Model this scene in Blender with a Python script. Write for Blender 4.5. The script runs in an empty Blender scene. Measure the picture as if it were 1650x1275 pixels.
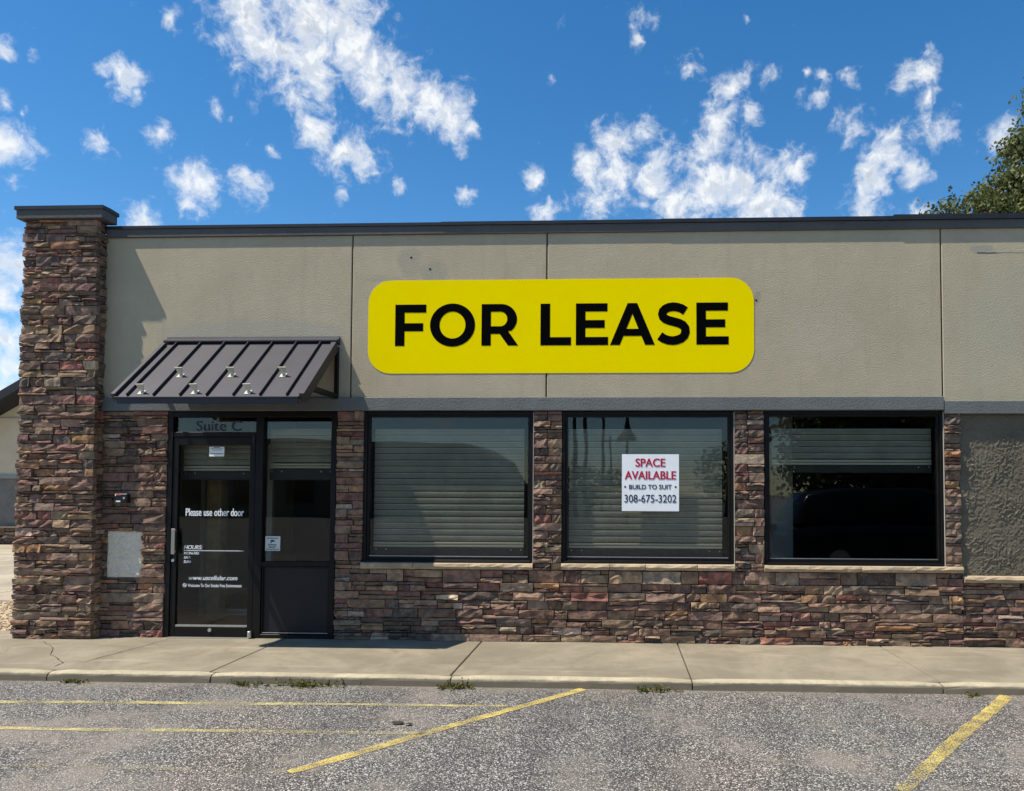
import bpy, bmesh, math, random
from mathutils import Vector, Matrix, noise
rnd = random.Random(11)
S = bpy.context.scene
COL = S.collection

# ------------------------------------------------------------------ camera
cd = bpy.data.cameras.new('camera'); cam = bpy.data.objects.new('camera', cd); COL.objects.link(cam)
RT = Vector((0.999048, 0.043482, 0.003488)); UP = Vector((-0.001775, -0.039374, 0.999223)); FW = Vector((-0.043586, 0.998278, 0.03926))
cam.matrix_world = Matrix(((RT.x, UP.x, -FW.x, 0), (RT.y, UP.y, -FW.y, -8.25), (RT.z, UP.z, -FW.z, 1.6), (0, 0, 0, 1)))
cd.sensor_width = 36; cd.lens = 36*1240/1650; cd.shift_x = -117/1650; cd.shift_y = 106.6/1650; cd.clip_end = 2000
S.camera = cam
# ------------------------------------------------------------------ light
SUN = Vector((2.5, 1.0, -4.9)).normalized()
ld = bpy.data.lights.new('sun', 'SUN'); ld.energy = 5.0; ld.angle = math.radians(0.53); ld.color = (1.0, .94, .84)
sun = bpy.data.objects.new('sun', ld); COL.objects.link(sun); sun.rotation_euler = SUN.to_track_quat('-Z', 'Y').to_euler()
S.view_settings.view_transform = 'Standard'; S.view_settings.look = 'None'; S.view_settings.exposure = 0.36; S.view_settings.gamma = 1

# ------------------------------------------------------------------ node helpers
def N(nt, typ, **kw):
    n = nt.nodes.new(typ)
    for k, v in kw.items():
        if k == 'ins':
            for a, b in v.items():
                s = n.inputs[a]
                if isinstance(b, bpy.types.NodeSocket): nt.links.new(b, s)
                else: s.default_value = b
        else: setattr(n, k, v)
    return n
def math_(nt, op, a, b=0.0, c=None, clamp=False):
    d = {0: a, 1: b}
    if c is not None: d[2] = c
    n = N(nt, 'ShaderNodeMath', operation=op, ins=d); n.use_clamp = clamp
    return n.outputs[0]
def smooth(nt, v, lo, hi, o0=0.0, o1=1.0):
    return N(nt, 'ShaderNodeMapRange', interpolation_type='SMOOTHSTEP', ins={'Value': v, 'From Min': lo, 'From Max': hi, 'To Min': o0, 'To Max': o1}).outputs[0]
def lin(nt, v, lo, hi, o0=0.0, o1=1.0):
    return N(nt, 'ShaderNodeMapRange', ins={'Value': v, 'From Min': lo, 'From Max': hi, 'To Min': o0, 'To Max': o1}).outputs[0]
def c4(c): return (c[0], c[1], c[2], 1)
def mixc(nt, f, a, b, mode='MIX'):
    n = nt.nodes.new('ShaderNodeMix'); n.data_type = 'RGBA'; n.blend_type = mode
    for idx, v in ((0, f), (6, a), (7, b)):
        if isinstance(v, bpy.types.NodeSocket): nt.links.new(v, n.inputs[idx])
        else: n.inputs[idx].default_value = c4(v) if isinstance(v, (tuple, list)) and len(v) == 3 else v
    return n.outputs[2]
def noise_(nt, vec, scale, detail=4, rough=.55, dist=0.0):
    return N(nt, 'ShaderNodeTexNoise', ins={'Vector': vec, 'Scale': scale, 'Detail': detail, 'Roughness': rough, 'Distortion': dist}).outputs[0]
def newmat(name):
    m = bpy.data.materials.new(name); m.use_nodes = True
    nt = m.node_tree; b = nt.nodes['Principled BSDF']
    return m, nt, b
def pos(nt): return N(nt, 'ShaderNodeNewGeometry').outputs['Position']
def bump(nt, b, h, strength, dist):
    n = N(nt, 'ShaderNodeBump', ins={'Height': h, 'Strength': strength, 'Distance': dist}); nt.links.new(n.outputs[0], b.inputs['Normal'])

# ------------------------------------------------------------------ sky
W = bpy.data.worlds.new('World'); S.world = W; W.use_nodes = True
nt = W.node_tree; nt.nodes.clear()
sky = N(nt, 'ShaderNodeTexSky', sky_type='NISHITA'); sky.sun_disc = False
sky.sun_elevation = math.asin(-SUN.z); sky.sun_rotation = math.atan2(-SUN.x, -SUN.y); sky.altitude = 600
sky.air_density = 1.0; sky.dust_density = .2; sky.ozone_density = 2.0
hs = N(nt, 'ShaderNodeHueSaturation', ins={'Color': sky.outputs[0], 'Hue': .498, 'Saturation': 1.34, 'Value': 1.0})
dirv = N(nt, 'ShaderNodeTexCoord').outputs['Generated']
w1 = N(nt, 'ShaderNodeTexNoise', ins={'Vector': dirv, 'Scale': 16.0, 'Detail': 4.0, 'Roughness': .6})
off = N(nt, 'ShaderNodeVectorMath', operation='SUBTRACT', ins={0: w1.outputs['Color'], 1: (.5, .5, .5)})
warp = N(nt, 'ShaderNodeVectorMath', operation='MULTIPLY_ADD', ins={0: off.outputs[0], 1: (.034, .034, .034), 2: dirv}).outputs[0]
CLOUDS = "-26.71 29.8 2.32 1;-24.67 28.65 2.69 1;-22.64 29.85 2.89 1;-20.75 30.65 2.63 1;-22.59 27.7 2.43 1;-19.65 29.25 2.36 1;-18.32 28 2.32 1;-16.32 27.31 2.11 1;-14.29 26.49 1.98 1;-12.56 25.95 1.75 0.95;-25.05 27.44 1.24 0.8;-27.7 30.19 1.48 0.9;-20.13 31.85 1.92 0.9;-11.23 25.65 1.09 0.7;-22.01 23.75 1.3 0.95;-20.39 22.96 1.56 1;-19.01 22.58 1.41 1;-17.96 21.98 0.59 0.7;-22.61 24.31 0.72 0.7;-33.99 25.11 1.09 1;-33.21 24.41 0.59 0.9;-35.35 25.11 0.72 0.55;-39.8 19.81 1.34 1;-40.39 24.54 0.75 0.9;-38.72 24.61 0.55 0.6;-40.07 21.96 0.69 0.75;-39.04 21.84 0.49 0.6;-29.73 19.82 1.57 1;-26.29 20.1 1.37 0.85;-28.71 24.4 0.62 0.85;-27.67 24.13 0.47 0.6;-31.98 22.26 0.76 0.9;-35.07 20.91 0.89 0.75;-24.74 22.5 0.72 0.6;-20.43 20.29 0.59 0.55;-16.45 21.24 0.76 0.7;-11.59 21.35 0.86 0.75;-39.3 18.23 0.93 0.55;-32.91 17.08 1.16 1;-31.43 28.77 0.94 0.45;-37.66 25.71 0.35 0.6;-22.27 22.19 0.41 0.5;-39.61 13.15 1.89 1;-40 11.29 1.45 0.9;-39.7 8.8 1.76 0.9;-39.44 7 1.84 0.8;-39.84 5.49 1.84 0.7;-1.97 23.5 1.55 0.8;0.14 24.67 1.88 0.9;1.78 25.31 1.27 0.85;-0.32 22.56 2.38 0.85;2.71 22.3 2.59 0.9;6.18 23.95 1.44 1;6.64 21.73 2.5 1;9.13 21.58 2.14 1;10.47 20.48 2.57 1;12.23 19.81 1.36 1;4.8 20.5 2.52 1;-1.96 20.63 1.58 0.8;10.04 23.31 1.01 0.9;-6.41 22.22 0.95 0.9;-5.84 20.17 1.05 0.8;7.79 25.8 1.58 0.9;9.61 26.04 0.91 0.7;8.49 27.82 1.15 0.95;10.83 28.27 1.05 0.6;5.51 29.19 1.47 0.55;2.01 32.05 1.04 0.7;1.54 30.8 0.73 0.65;13.13 22.76 1.33 0.95;14.68 26.46 0.81 0.75;13.83 27.84 0.48 0.65;15.12 27.58 0.72 0.75;16.82 27.28 0.95 0.7;13.38 26.98 0.81 0.5;16.79 24.53 1.21 0.85;21.5 26.82 1.15 1;20.58 26.17 0.7 0.9;21.87 25.41 0.85 0.9;22.62 23.59 1.33 0.9;19.44 22.56 1.53 1;18.32 21.1 1.31 1;20.71 21.16 1.05 0.9;17.76 19.12 1.41 0.9;21.19 18.59 1.22 0.8;26.24 22.22 0.99 0.9;22.75 19.34 0.56 0.4;-5.52 28.74 0.83 0.4;9.42 31.76 0.39 0.5"
cov = None
for e in CLOUDS.split(';'):
    az, el, r, s = (float(q) for q in e.split())
    az, el, r = math.radians(az), math.radians(el), math.radians(r)
    d = (math.sin(az)*math.cos(el), math.cos(az)*math.cos(el), math.sin(el))
    dist = N(nt, 'ShaderNodeVectorMath', operation='DISTANCE', ins={0: warp, 1: d}).outputs['Value']
    v = math_(nt, 'MULTIPLY_ADD', dist, -1/r, s)
    cov = v if cov is None else math_(nt, 'MAXIMUM', cov, v)
# beyond the frame the same broken fair-weather cloud goes on, drawn from noise
front = N(nt, 'ShaderNodeVectorMath', operation='DOT_PRODUCT', ins={0: dirv, 1: (-.07, .93, .36)}).outputs['Value']
big = noise_(nt, warp, 5.5, 2, .5)
gen = lin(nt, big, .56, .74, -.35, 1.0)
gen = math_(nt, 'SUBTRACT', gen, smooth(nt, front, .70, .80, 0, 3))
cov = math_(nt, 'MAXIMUM', math_(nt, 'MAXIMUM', cov, gen), -.78)
f1 = noise_(nt, warp, 40, 9, .63, .3)
f2 = noise_(nt, dirv, 90, 5, .6)
fine = math_(nt, 'ADD', math_(nt, 'MULTIPLY', f1, .8), math_(nt, 'MULTIPLY', f2, .2))
dens = math_(nt, 'ADD', cov, math_(nt, 'MULTIPLY_ADD', fine, 4.0, -2.06))
alpha = smooth(nt, dens, -.36, 1.12)
alpha = math_(nt, 'MULTIPLY', alpha, .97)
# cloud relief: denser toward the sun side means shaded here
wsh = N(nt, 'ShaderNodeVectorMath', operation='ADD', ins={0: warp, 1: (-.006, -.002, .010)}).outputs[0]
f1s = noise_(nt, wsh, 40, 4, .6, .3)
shade = N(nt, 'ShaderNodeTexNoise', ins={'Vector': warp, 'Scale': 24.0, 'Detail': 5.0, 'Roughness': .6}).outputs[0]
rel = math_(nt, 'ADD', math_(nt, 'MULTIPLY', math_(nt, 'SUBTRACT', f1s, f1), 1.6), shade)
shade2 = math_(nt, 'MULTIPLY', smooth(nt, rel, .34, .72), smooth(nt, dens, .35, 1.2))
ccol = mixc(nt, shade2, (6.1, 6.25, 6.35), (3.3, 3.75, 4.35))
ccol = mixc(nt, alpha, hs.outputs[0], ccol)
bg = N(nt, 'ShaderNodeBackground', ins={'Color': ccol, 'Strength': 0.124})
out = N(nt, 'ShaderNodeOutputWorld', ins={'Surface': bg.outputs[0]})

# ------------------------------------------------------------------ geometry helpers
MAT = {}
def obj(name, bm, mat, parent=None, bevel=0, smooth_=False, label=None, kind=None):
    if bevel: bmesh.ops.bevel(bm, geom=bm.edges[:], offset=bevel, segments=1, affect='EDGES', profile=.5)
    me = bpy.data.meshes.new(name); bm.to_mesh(me); bm.free()
    return mobj(name, me, mat, parent, smooth_, label, kind)
def mobj(name, me, mat, parent=None, smooth_=False, label=None, kind=None):
    if mat is not None and not me.materials: me.materials.append(MAT[mat] if isinstance(mat, str) else mat)
    if smooth_:
        for p in me.polygons: p.use_smooth = True
    o = bpy.data.objects.new(name, me); COL.objects.link(o)
    if parent:
        o.parent = parent
        o.matrix_parent_inverse = Matrix.Translation(parent_loc(parent)).inverted()
    if label: o['label'] = label
    if kind: o['kind'] = kind
    return o
def parent_loc(p):
    l = Vector(p.location)
    return l
def thing(name, label, cat, loc=(0, 0, 0), group=None):
    o = bpy.data.objects.new(name, None); COL.objects.link(o); o.location = loc; o.empty_display_size = .2
    o['label'] = label; o['category'] = cat
    if group: o['group'] = group
    return o
def tag(o, label, cat, group=None):
    o['label'] = label; o['category'] = cat
    if group: o['group'] = group
    return o
def struct(o): o['kind'] = 'structure'; return o
def bx(bm, x0, x1, y0, y1, z0, z1):
    v = [bm.verts.new(p) for p in ((x0,y0,z0),(x1,y0,z0),(x1,y1,z0),(x0,y1,z0),(x0,y0,z1),(x1,y0,z1),(x1,y1,z1),(x0,y1,z1))]
    for q in ((3,2,1,0),(4,5,6,7),(0,1,5,4),(1,2,6,5),(2,3,7,6),(3,0,4,7)): bm.faces.new([v[i] for i in q])
def box(name, x0, x1, y0, y1, z0, z1, mat, parent=None, bevel=0, **k):
    bm = bmesh.new(); bx(bm, x0, x1, y0, y1, z0, z1); return obj(name, bm, mat, parent, bevel, **k)
def tube(bm, pts, rad, n=8, caps=True):
    rings = []
    for i, p in enumerate(pts):
        p = Vector(p); a = Vector(pts[max(i-1, 0)]); b = Vector(pts[min(i+1, len(pts)-1)])
        t = (b-a).normalized(); u = t.cross(Vector((0,0,1)) if abs(t.z) < .9 else Vector((1,0,0))).normalized(); w = t.cross(u)
        r = rad[i] if isinstance(rad, (list, tuple)) else rad
        rings.append([bm.verts.new(p + (u*math.cos(k*2*math.pi/n) + w*math.sin(k*2*math.pi/n))*r) for k in range(n)])
    for a, b in zip(rings, rings[1:]):
        for k in range(n): bm.faces.new((a[k], a[(k+1) % n], b[(k+1) % n], b[k]))
    if caps: bm.faces.new(rings[0]); bm.faces.new(rings[-1][::-1])
def prism(bm, poly, a0, a1, axis='x'):
    """poly: list of 2-D points, extruded along an axis from a0 to a1"""
    def P(q, a): return {'x': (a, q[0], q[1]), 'y': (q[0], a, q[1]), 'z': (q[0], q[1], a)}[axis]
    A = [bm.verts.new(P(q, a0)) for q in poly]; B = [bm.verts.new(P(q, a1)) for q in poly]; n = len(poly)
    for i in range(n): bm.faces.new((A[i], A[(i+1) % n], B[(i+1) % n], B[i]))
    bm.faces.new(A[::-1]); bm.faces.new(B)
    bmesh.ops.recalc_face_normals(bm, faces=bm.faces[:])
def cyl(bm, c, r, h, axis='y', n=14):
    e = {'x': Vector((1,0,0)), 'y': Vector((0,1,0)), 'z': Vector((0,0,1))}[axis]
    tube(bm, [Vector(c)-e*h/2, Vector(c)+e*h/2], r, n)

# ------------------------------------------------------------------ materials
def m_simple(name, col, rough=.5, metal=0.0, bscale=0, bstr=0.2, bdist=.002, var=0.0, vscale=8, spec=.3):
    m, nt, b = newmat(name); MAT[name] = m
    b.inputs['Roughness'].default_value = rough; b.inputs['Metallic'].default_value = metal; b.inputs['Specular IOR Level'].default_value = spec
    if var or bscale:
        P = pos(nt)
        n = noise_(nt, P, vscale, 5, .6)
        c = mixc(nt, smooth(nt, n, .3, .7), tuple(x*(1-var) for x in col), tuple(min(1, x*(1+var)) for x in col))
        nt.links.new(c, b.inputs['Base Color'])
        if bscale: bump(nt, b, noise_(nt, P, bscale, 6, .6), bstr, bdist)
    else: b.inputs['Base Color'].default_value = c4(col)
    return m
m_simple('bronze', (.0085, .0072, .0068), .45, 0, 14, .05, .001, .18, 5, .2)
m_simple('door_panel_metal', (.012, .0115, .0125), .5, 0, 14, .05, .001, .12, 3)
m_simple('awning_metal', (.041, .038, .046), .5, .2, 6, .06, .003, .10, 2.5)
m_simple('coping_metal', (.030, .033, .040), .5, .3, 5, .05, .002, .12, 3)
m_simple('steel', (.55, .55, .53), .35, .8, 0, 0, 0, .1, 20)
m_simple('handle_metal', (.30, .28, .24), .5, .3); m_simple('dull_steel', (.20, .195, .18), .6, .5); m_simple('black_gap', (.012, .012, .012), .9)
m_simple('yellow_panel', (1.0, .77, .0), .6, 0, 0, 0, 0, .015, 3, .0)
m_simple('black_vinyl', (.002, .002, .002), .7, spec=.02)
m_simple('white_board', (.92, .93, .92), .5, 0, 9, .25, .004, .03, 5)
m_simple('red_ink', (.50, .008, .045), .6)
m_simple('navy_ink', (.010, .013, .035), .6)
m_simple('white_vinyl', (.9, .92, .92), .5)
m_simple('grey_vinyl', (.05, .06, .08), .5)
m_simple('sticker_paper', (.62, .66, .62), .6)
m_simple('red_light', (.6, .02, .02), .4); m_simple('tail_red', (.05, .004, .004), .3)
m_simple('black_plastic', (.014, .014, .015), .35)
m_simple('guard_plastic', (.62, .58, .45), .25, 0, 0, 0, 0, .08, 20)
m_simple('caulk', (.50, .46, .38), .8)
m_simple('interior_wall', (.22, .22, .20), .9)
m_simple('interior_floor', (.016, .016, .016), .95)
m_simple('interior_tan', (.42, .32, .17), .9, 0, 30, .4, .01, .2, 8)
m_simple('interior_white', (.55, .56, .55), .8)
m_simple('roof_membrane', (.25, .25, .25), .9)
m_simple('far_roof', (.020, .022, .028), .6)
m_simple('far_beige', (.52, .46, .34), .9, 0, 40, .3, .005, .06, 2)
m_simple('far_trim', (.25, .26, .26), .8)
m_simple('far_grey', (.17, .165, .15), .95, 0, 16, .8, .03, .12, 4)
m_simple('lot_brick', (.20, .15, .12), .9, 0, 20, .4, .01, .2, 5)
m_simple('wood_pole', (.09, .07, .055), .9, 0, 20, .3, .01, .2, 6)
m_simple('tyre', (.015, .015, .015), .85)
m_simple('car_paint', (.010, .010, .014), .18)
m_simple('car_glass', (.012, .013, .015), .05)
m_simple('headlight', (.6, .62, .65), .15)
m_simple('bark', (.085, .065, .05), .95, 0, 25, .5, .02, .25, 9)
m_simple('dry_leaf', (.045, .035, .022), .9)
m_simple('lamp_green', (.02, .03, .028), .5)

def m_stucco(name, col, var=.07, fine=240, strength=.55, stains=()):
    m, nt, b = newmat(name); MAT[name] = m; P = pos(nt)
    n1 = noise_(nt, P, 1.3, 6, .62); n2 = noise_(nt, P, 9, 4, .6); n3 = noise_(nt, P, fine, 3, .6); n4 = noise_(nt, P, fine*.28, 4, .6)
    a = mixc(nt, smooth(nt, n1, .3, .7), tuple(x*(1-var) for x in col), tuple(x*(1+var) for x in col))
    a = mixc(nt, smooth(nt, n2, .35, .75, 0, .35), a, tuple(x*.86 for x in col))
    a = mixc(nt, smooth(nt, n3, .36, .62, .32, 0), a, tuple(x*.62 for x in col))
    # rain streaks: tall thin noise
    st = N(nt, 'ShaderNodeMapping', ins={'Vector': P, 'Scale': (7, 7, .45)}).outputs[0]
    a = mixc(nt, smooth(nt, noise_(nt, st, 1.0, 4, .6), .52, .72, 0, .30), a, tuple(x*.72 for x in col))
    for (cx, cz, rx, rz, sc, amt) in stains:
        wv = N(nt, 'ShaderNodeVectorMath', operation='MULTIPLY_ADD', ins={0: N(nt, 'ShaderNodeTexNoise', ins={'Vector': P, 'Scale': 6.0}).outputs['Color'], 1: (.14, 0, .14), 2: P}).outputs[0]
        q = N(nt, 'ShaderNodeVectorMath', operation='SUBTRACT', ins={0: wv, 1: (cx+.07, 0, cz+.07)}).outputs[0]
        q = N(nt, 'ShaderNodeVectorMath', operation='MULTIPLY', ins={0: q, 1: (1/rx, 0, 1/rz)}).outputs[0]
        L = N(nt, 'ShaderNodeVectorMath', operation='LENGTH', ins={0: q}).outputs['Value']
        a = mixc(nt, smooth(nt, L, .75, 1.15, amt, 0), a, sc)
    nt.links.new(a, b.inputs['Base Color']); b.inputs['Roughness'].default_value = .93; b.inputs['Specular IOR Level'].default_value = .2
    h = math_(nt, 'ADD', math_(nt, 'MULTIPLY', n3, .6), n4)
    bump(nt, b, h, strength, .012)
BEIGE = (.515, .435, .295)
m_stucco('stucco_beige', BEIGE, stains=((-2.28, 4.12, .13, .17, (.38, .345, .26), .7), (-2.02, 4.0, .16, .12, (.36, .33, .25), .6), (-2.55, 3.93, .2, .03, (.36, .33, .27), .5),
    (1.48, 3.68, .04, .09, (.33, .29, .22), .6), (2.2, 3.35, .35, .3, (.50, .42, .33), .35), (-4.0, 3.34, 1.08, .15, (.40, .375, .31), .55)))
m_stucco('stucco_beige_worn', (.508, .435, .295), stains=((4.7, 3.5, .95, .62, (.43, .385, .285), .6), (3.85, 4.18, .12, .05, (.33, .31, .27), .7), (3.9, 3.2, .3, .5, (.45, .43, .31), .4)))
m_stucco('trim_grey', (.172, .180, .172), .10, 170, .7)
m_stucco('trim_dark', (.128, .125, .120), .10, 170, .7)
m_stucco('stucco_trowel', (.180, .155, .110), .12, 150, .9)
m_stucco('patch_white', (.80, .71, .555), .08, 60, .35)
m_stucco('mortar', (.022, .019, .017), .2, 80, .5)

# stacked stone: each stone carries its own tone in the attribute 'tone'
m, nt, b = newmat('stone'); MAT['stone'] = m; t = N(nt, 'ShaderNodeVertexColor', layer_name='tone').outputs[0]
P = N(nt, 'ShaderNodeVectorMath', operation='MULTIPLY_ADD', ins={0: t, 1: (53, 71, 97), 2: pos(nt)}).outputs[0]   # grain differs from stone to stone
n1 = noise_(nt, P, 11, 6, .65); n2 = noise_(nt, P, 45, 5, .65); n3 = noise_(nt, P, 150, 4, .6)
dk = mixc(nt, 1.0, t, (.55, .54, .56), 'MULTIPLY'); lt = mixc(nt, 1.0, t, (1.28, 1.2, 1.1), 'MULTIPLY')
c = mixc(nt, smooth(nt, n1, .33, .66), dk, lt)
c = mixc(nt, smooth(nt, n2, .5, .72, 0, .5), c, (.34, .275, .205))
c = mixc(nt, smooth(nt, noise_(nt, P, 5.5, 3, .6), .58, .68, 0, .45), c, (.26, .13, .105))
c = mixc(nt, smooth(nt, n3, .30, .55, .4, 0), c, mixc(nt, 1.0, c, (.5, .5, .5), 'MULTIPLY'))
nt.links.new(c, b.inputs['Base Color']); b.inputs['Roughness'].default_value = .9; b.inputs['Specular IOR Level'].default_value = .25
strat = N(nt, 'ShaderNodeMapping', ins={'Vector': P, 'Scale': (9, 9, 60)}).outputs[0]
h = math_(nt, 'ADD', math_(nt, 'MULTIPLY', n2, 1.2), math_(nt, 'MULTIPLY', noise_(nt, strat, 1.0, 4, .6), .9))
h = math_(nt, 'ADD', h, math_(nt, 'MULTIPLY', n3, .7))
bump(nt, b, h, .8, .008)

def m_concrete(name, col, scale=1.0, low_brown=False):
    m, nt, b = newmat(name); MAT[name] = m; P = pos(nt)
    n1 = noise_(nt, P, 1.1*scale, 6, .65, .6); n2 = noise_(nt, P, 7*scale, 5, .65); n3 = noise_(nt, P, 190, 2, .6); n4 = noise_(nt, P, 60, 4, .6)
    a = mixc(nt, smooth(nt, n1, .32, .68), tuple(x*.74 for x in col), tuple(x*1.18 for x in col))
    a = mixc(nt, smooth(nt, n2, .46, .72, 0, .55), a, (col[0]*.78, col[1]*.72, col[2]*.66))
    a = mixc(nt, smooth(nt, n3, .36, .6, .55, 0), a, tuple(x*.45 for x in col))
    a = mixc(nt, smooth(nt, n4, .62, .72, 0, .3), a, tuple(min(1, x*1.35) for x in col))
    # old stains, gum spots and pale efflorescence
    vo = N(nt, 'ShaderNodeTexVoronoi', ins={'Vector': P, 'Scale': 3.3}); sp = smooth(nt, vo.outputs['Distance'], .035, .055, .55, 0)
    a = mixc(nt, sp, a, tuple(x*.45 for x in col))
    a = mixc(nt, smooth(nt, noise_(nt, P, 2.3, 7, .72, 1.2), .53, .66, 0, .5), a, (col[0]*.62, col[1]*.58, col[2]*.54))
    a = mixc(nt, smooth(nt, noise_(nt, N(nt, 'ShaderNodeMapping', ins={'Vector': P, 'Scale': (.7, 5, 1)}).outputs[0], 1.0, 5, .65), .56, .70, 0, .4), a, tuple(min(1, x*1.4) for x in col))
    if low_brown:   # dark brown below a ragged height on the kerb face
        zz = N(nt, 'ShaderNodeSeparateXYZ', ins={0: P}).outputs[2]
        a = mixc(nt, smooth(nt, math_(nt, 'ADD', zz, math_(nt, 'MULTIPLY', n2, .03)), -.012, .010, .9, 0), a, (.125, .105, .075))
    nt.links.new(a, b.inputs['Base Color']); b.inputs['Roughness'].default_value = .88; b.inputs['Specular IOR Level'].default_value = .3
    bump(nt, b, math_(nt, 'ADD', n3, n4), .35, .006)
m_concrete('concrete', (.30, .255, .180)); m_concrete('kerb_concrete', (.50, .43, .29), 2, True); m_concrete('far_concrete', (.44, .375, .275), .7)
m_concrete('sill_stone', (.50, .385, .25), 3)

# weathered asphalt: pale aggregate showing through dark binder
m, nt, b = newmat('asphalt'); MAT['asphalt'] = m; P = pos(nt)
vo = N(nt, 'ShaderNodeTexVoronoi', ins={'Vector': P, 'Scale': 120.0, 'Randomness': 1.0})
sep = N(nt, 'ShaderNodeSeparateColor', ins={0: vo.outputs['Color']})
ramp = N(nt, 'ShaderNodeValToRGB', ins={0: sep.outputs[0]}); el = ramp.color_ramp.elements
el[0].position = 0; el[0].color = (.045, .044, .044, 1); el[1].position = 1; el[1].color = (.80, .77, .71, 1)
for p_, c_ in ((.3, (.075, .072, .070)), (.55, (.16, .15, .14)), (.8, (.33, .31, .285))):
    e_ = el.new(p_); e_.color = c4(c_)
hue = mixc(nt, lin(nt, sep.outputs[1], 0, 1, 0, .4), ramp.outputs[0], mixc(nt, 1.0, ramp.outputs[0], (1.15, .95, .85), 'MULTIPLY'))
edge = smooth(nt, vo.outputs['Distance'], .35, .75, 0, .75)
a = mixc(nt, edge, hue, (.045, .043, .042))
big = noise_(nt, P, .55, 5, .6, .4); mid = noise_(nt, P, 3.2, 5, .62)
a = mixc(nt, smooth(nt, big, .40, .66, 0, .55), a, mixc(nt, 1.0, a, (1.25, 1.12, 1.02), 'MULTIPLY'))
a = mixc(nt, smooth(nt, mid, .42, .70, 0, .45), a, mixc(nt, 1.0, a, (.62, .62, .66), 'MULTIPLY'))
a = mixc(nt, smooth(nt, noise_(nt, P, 1.7, 6, .7), .52, .66, 0, .42), a, (.215, .185, .160))
# tyre-worn lanes, drips of oil and tan grit that has settled
ln = N(nt, 'ShaderNodeMapping', ins={'Vector': P, 'Rotation': (0, 0, -.69), 'Scale': (1.5, .10, 1)}).outputs[0]
a = mixc(nt, smooth(nt, noise_(nt, ln, 1.0, 4, .6), .50, .66, 0, .5), a, mixc(nt, 1.0, a, (.66, .66, .68), 'MULTIPLY'))
a = mixc(nt, smooth(nt, noise_(nt, P, 2.6, 3, .5), .68, .76, 0, .6), a, (.06, .057, .055))
a = mixc(nt, smooth(nt, math_(nt, 'ADD', noise_(nt, P, .8, 6, .7), math_(nt, 'MULTIPLY', noise_(nt, P, 14, 4, .7), .25)), .62, .80, 0, .6), a, (.30, .255, .21))
yy = N(nt, 'ShaderNodeSeparateXYZ', ins={0: P}).outputs[1]
a = mixc(nt, smooth(nt, math_(nt, 'ADD', yy, math_(nt, 'MULTIPLY', mid, .5)), -1.62, -1.30, 0, .6), a, (.22, .185, .14))
a = mixc(nt, 1.0, a, (1.10, 1.12, 1.10), 'MULTIPLY')
nt.links.new(a, b.inputs['Base Color']); b.inputs['Roughness'].default_value = .9; b.inputs['Specular IOR Level'].default_value = .3
bump(nt, b, math_(nt, 'SUBTRACT', sep.outputs[0], vo.outputs['Distance']), .8, .008)

def m_paint(name, col, wear):
    m, nt, b = newmat(name); MAT[name] = m; P = pos(nt)
    n1 = noise_(nt, P, 95, 3, .7); n2 = noise_(nt, P, 5, 5, .65)
    nt.links.new(mixc(nt, smooth(nt, n2, .35, .7), tuple(x*.82 for x in col), col), b.inputs['Base Color'])
    b.inputs['Roughness'].default_value = .8
    al = smooth(nt, math_(nt, 'ADD', n1, math_(nt, 'MULTIPLY', n2, .45)), wear-.05, wear+.10)
    nt.links.new(al, b.inputs['Alpha']); bump(nt, b, n1, .5, .006)
m_paint('line_yellow', (.60, .46, .13), .69); m_paint('line_faded', (.58, .49, .20), .715); m_paint('line_thin', (.58, .46, .15), .735); m_paint('line_ghost', (.40, .36, .22), .81)

# glass: a real pane, partly mirror, partly see-through
def m_glass(name, tint, ior=.04):
    m = bpy.data.materials.new(name); m.use_nodes = True; MAT[name] = m; nt = m.node_tree; nt.nodes.clear()
    fc = N(nt, 'ShaderNodeLayerWeight', ins={'Blend': .5}).outputs['Facing']
    fr = math_(nt, 'MULTIPLY_ADD', math_(nt, 'POWER', fc, 5.0), .85, ior)      # Schlick reflectance, the same from both faces
    nb = N(nt, 'ShaderNodeBump', ins={'Height': noise_(nt, pos(nt), .9, 2, .5), 'Strength': .06, 'Distance': .03})
    tr = N(nt, 'ShaderNodeBsdfTransparent', ins={'Color': c4(tint)}); gl = N(nt, 'ShaderNodeBsdfGlossy', ins={'Color': (.95, .97, 1, 1), 'Roughness': 0.0, 'Normal': nb.outputs[0]})
    mx = N(nt, 'ShaderNodeMixShader', ins={0: fr, 1: tr.outputs[0], 2: gl.outputs[0]})
    N(nt, 'ShaderNodeOutputMaterial', ins={'Surface': mx.outputs[0]})
m_glass('glass', (.90, .91, .885), .031)
# perforated aluminium slat
m, nt, b = newmat('shutter'); MAT['shutter'] = m; P = pos(nt)
sx = N(nt, 'ShaderNodeSeparateXYZ', ins={0: P})
k = 2*math.pi/.0165
s1 = math_(nt, 'SINE', math_(nt, 'MULTIPLY', math_(nt, 'ADD', sx.outputs[0], sx.outputs[2]), k))
s2 = math_(nt, 'SINE', math_(nt, 'MULTIPLY', math_(nt, 'SUBTRACT', sx.outputs[0], sx.outputs[2]), k))
hole = smooth(nt, math_(nt, 'MULTIPLY', s1, s2), .12, .35)
uvz = N(nt, 'ShaderNodeVertexColor', layer_name='tone').outputs[0]
al = math_(nt, 'SUBTRACT', 1.0, math_(nt, 'MULTIPLY', hole, uvz))
nt.links.new(al, b.inputs['Alpha'])
nt.links.new(mixc(nt, smooth(nt, noise_(nt, P, 4, 4, .6), .3, .7), (.28, .265, .205), (.36, .34, .265)), b.inputs['Base Color'])
b.inputs['Roughness'].default_value = .5; b.inputs['Metallic'].default_value = .2
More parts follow.
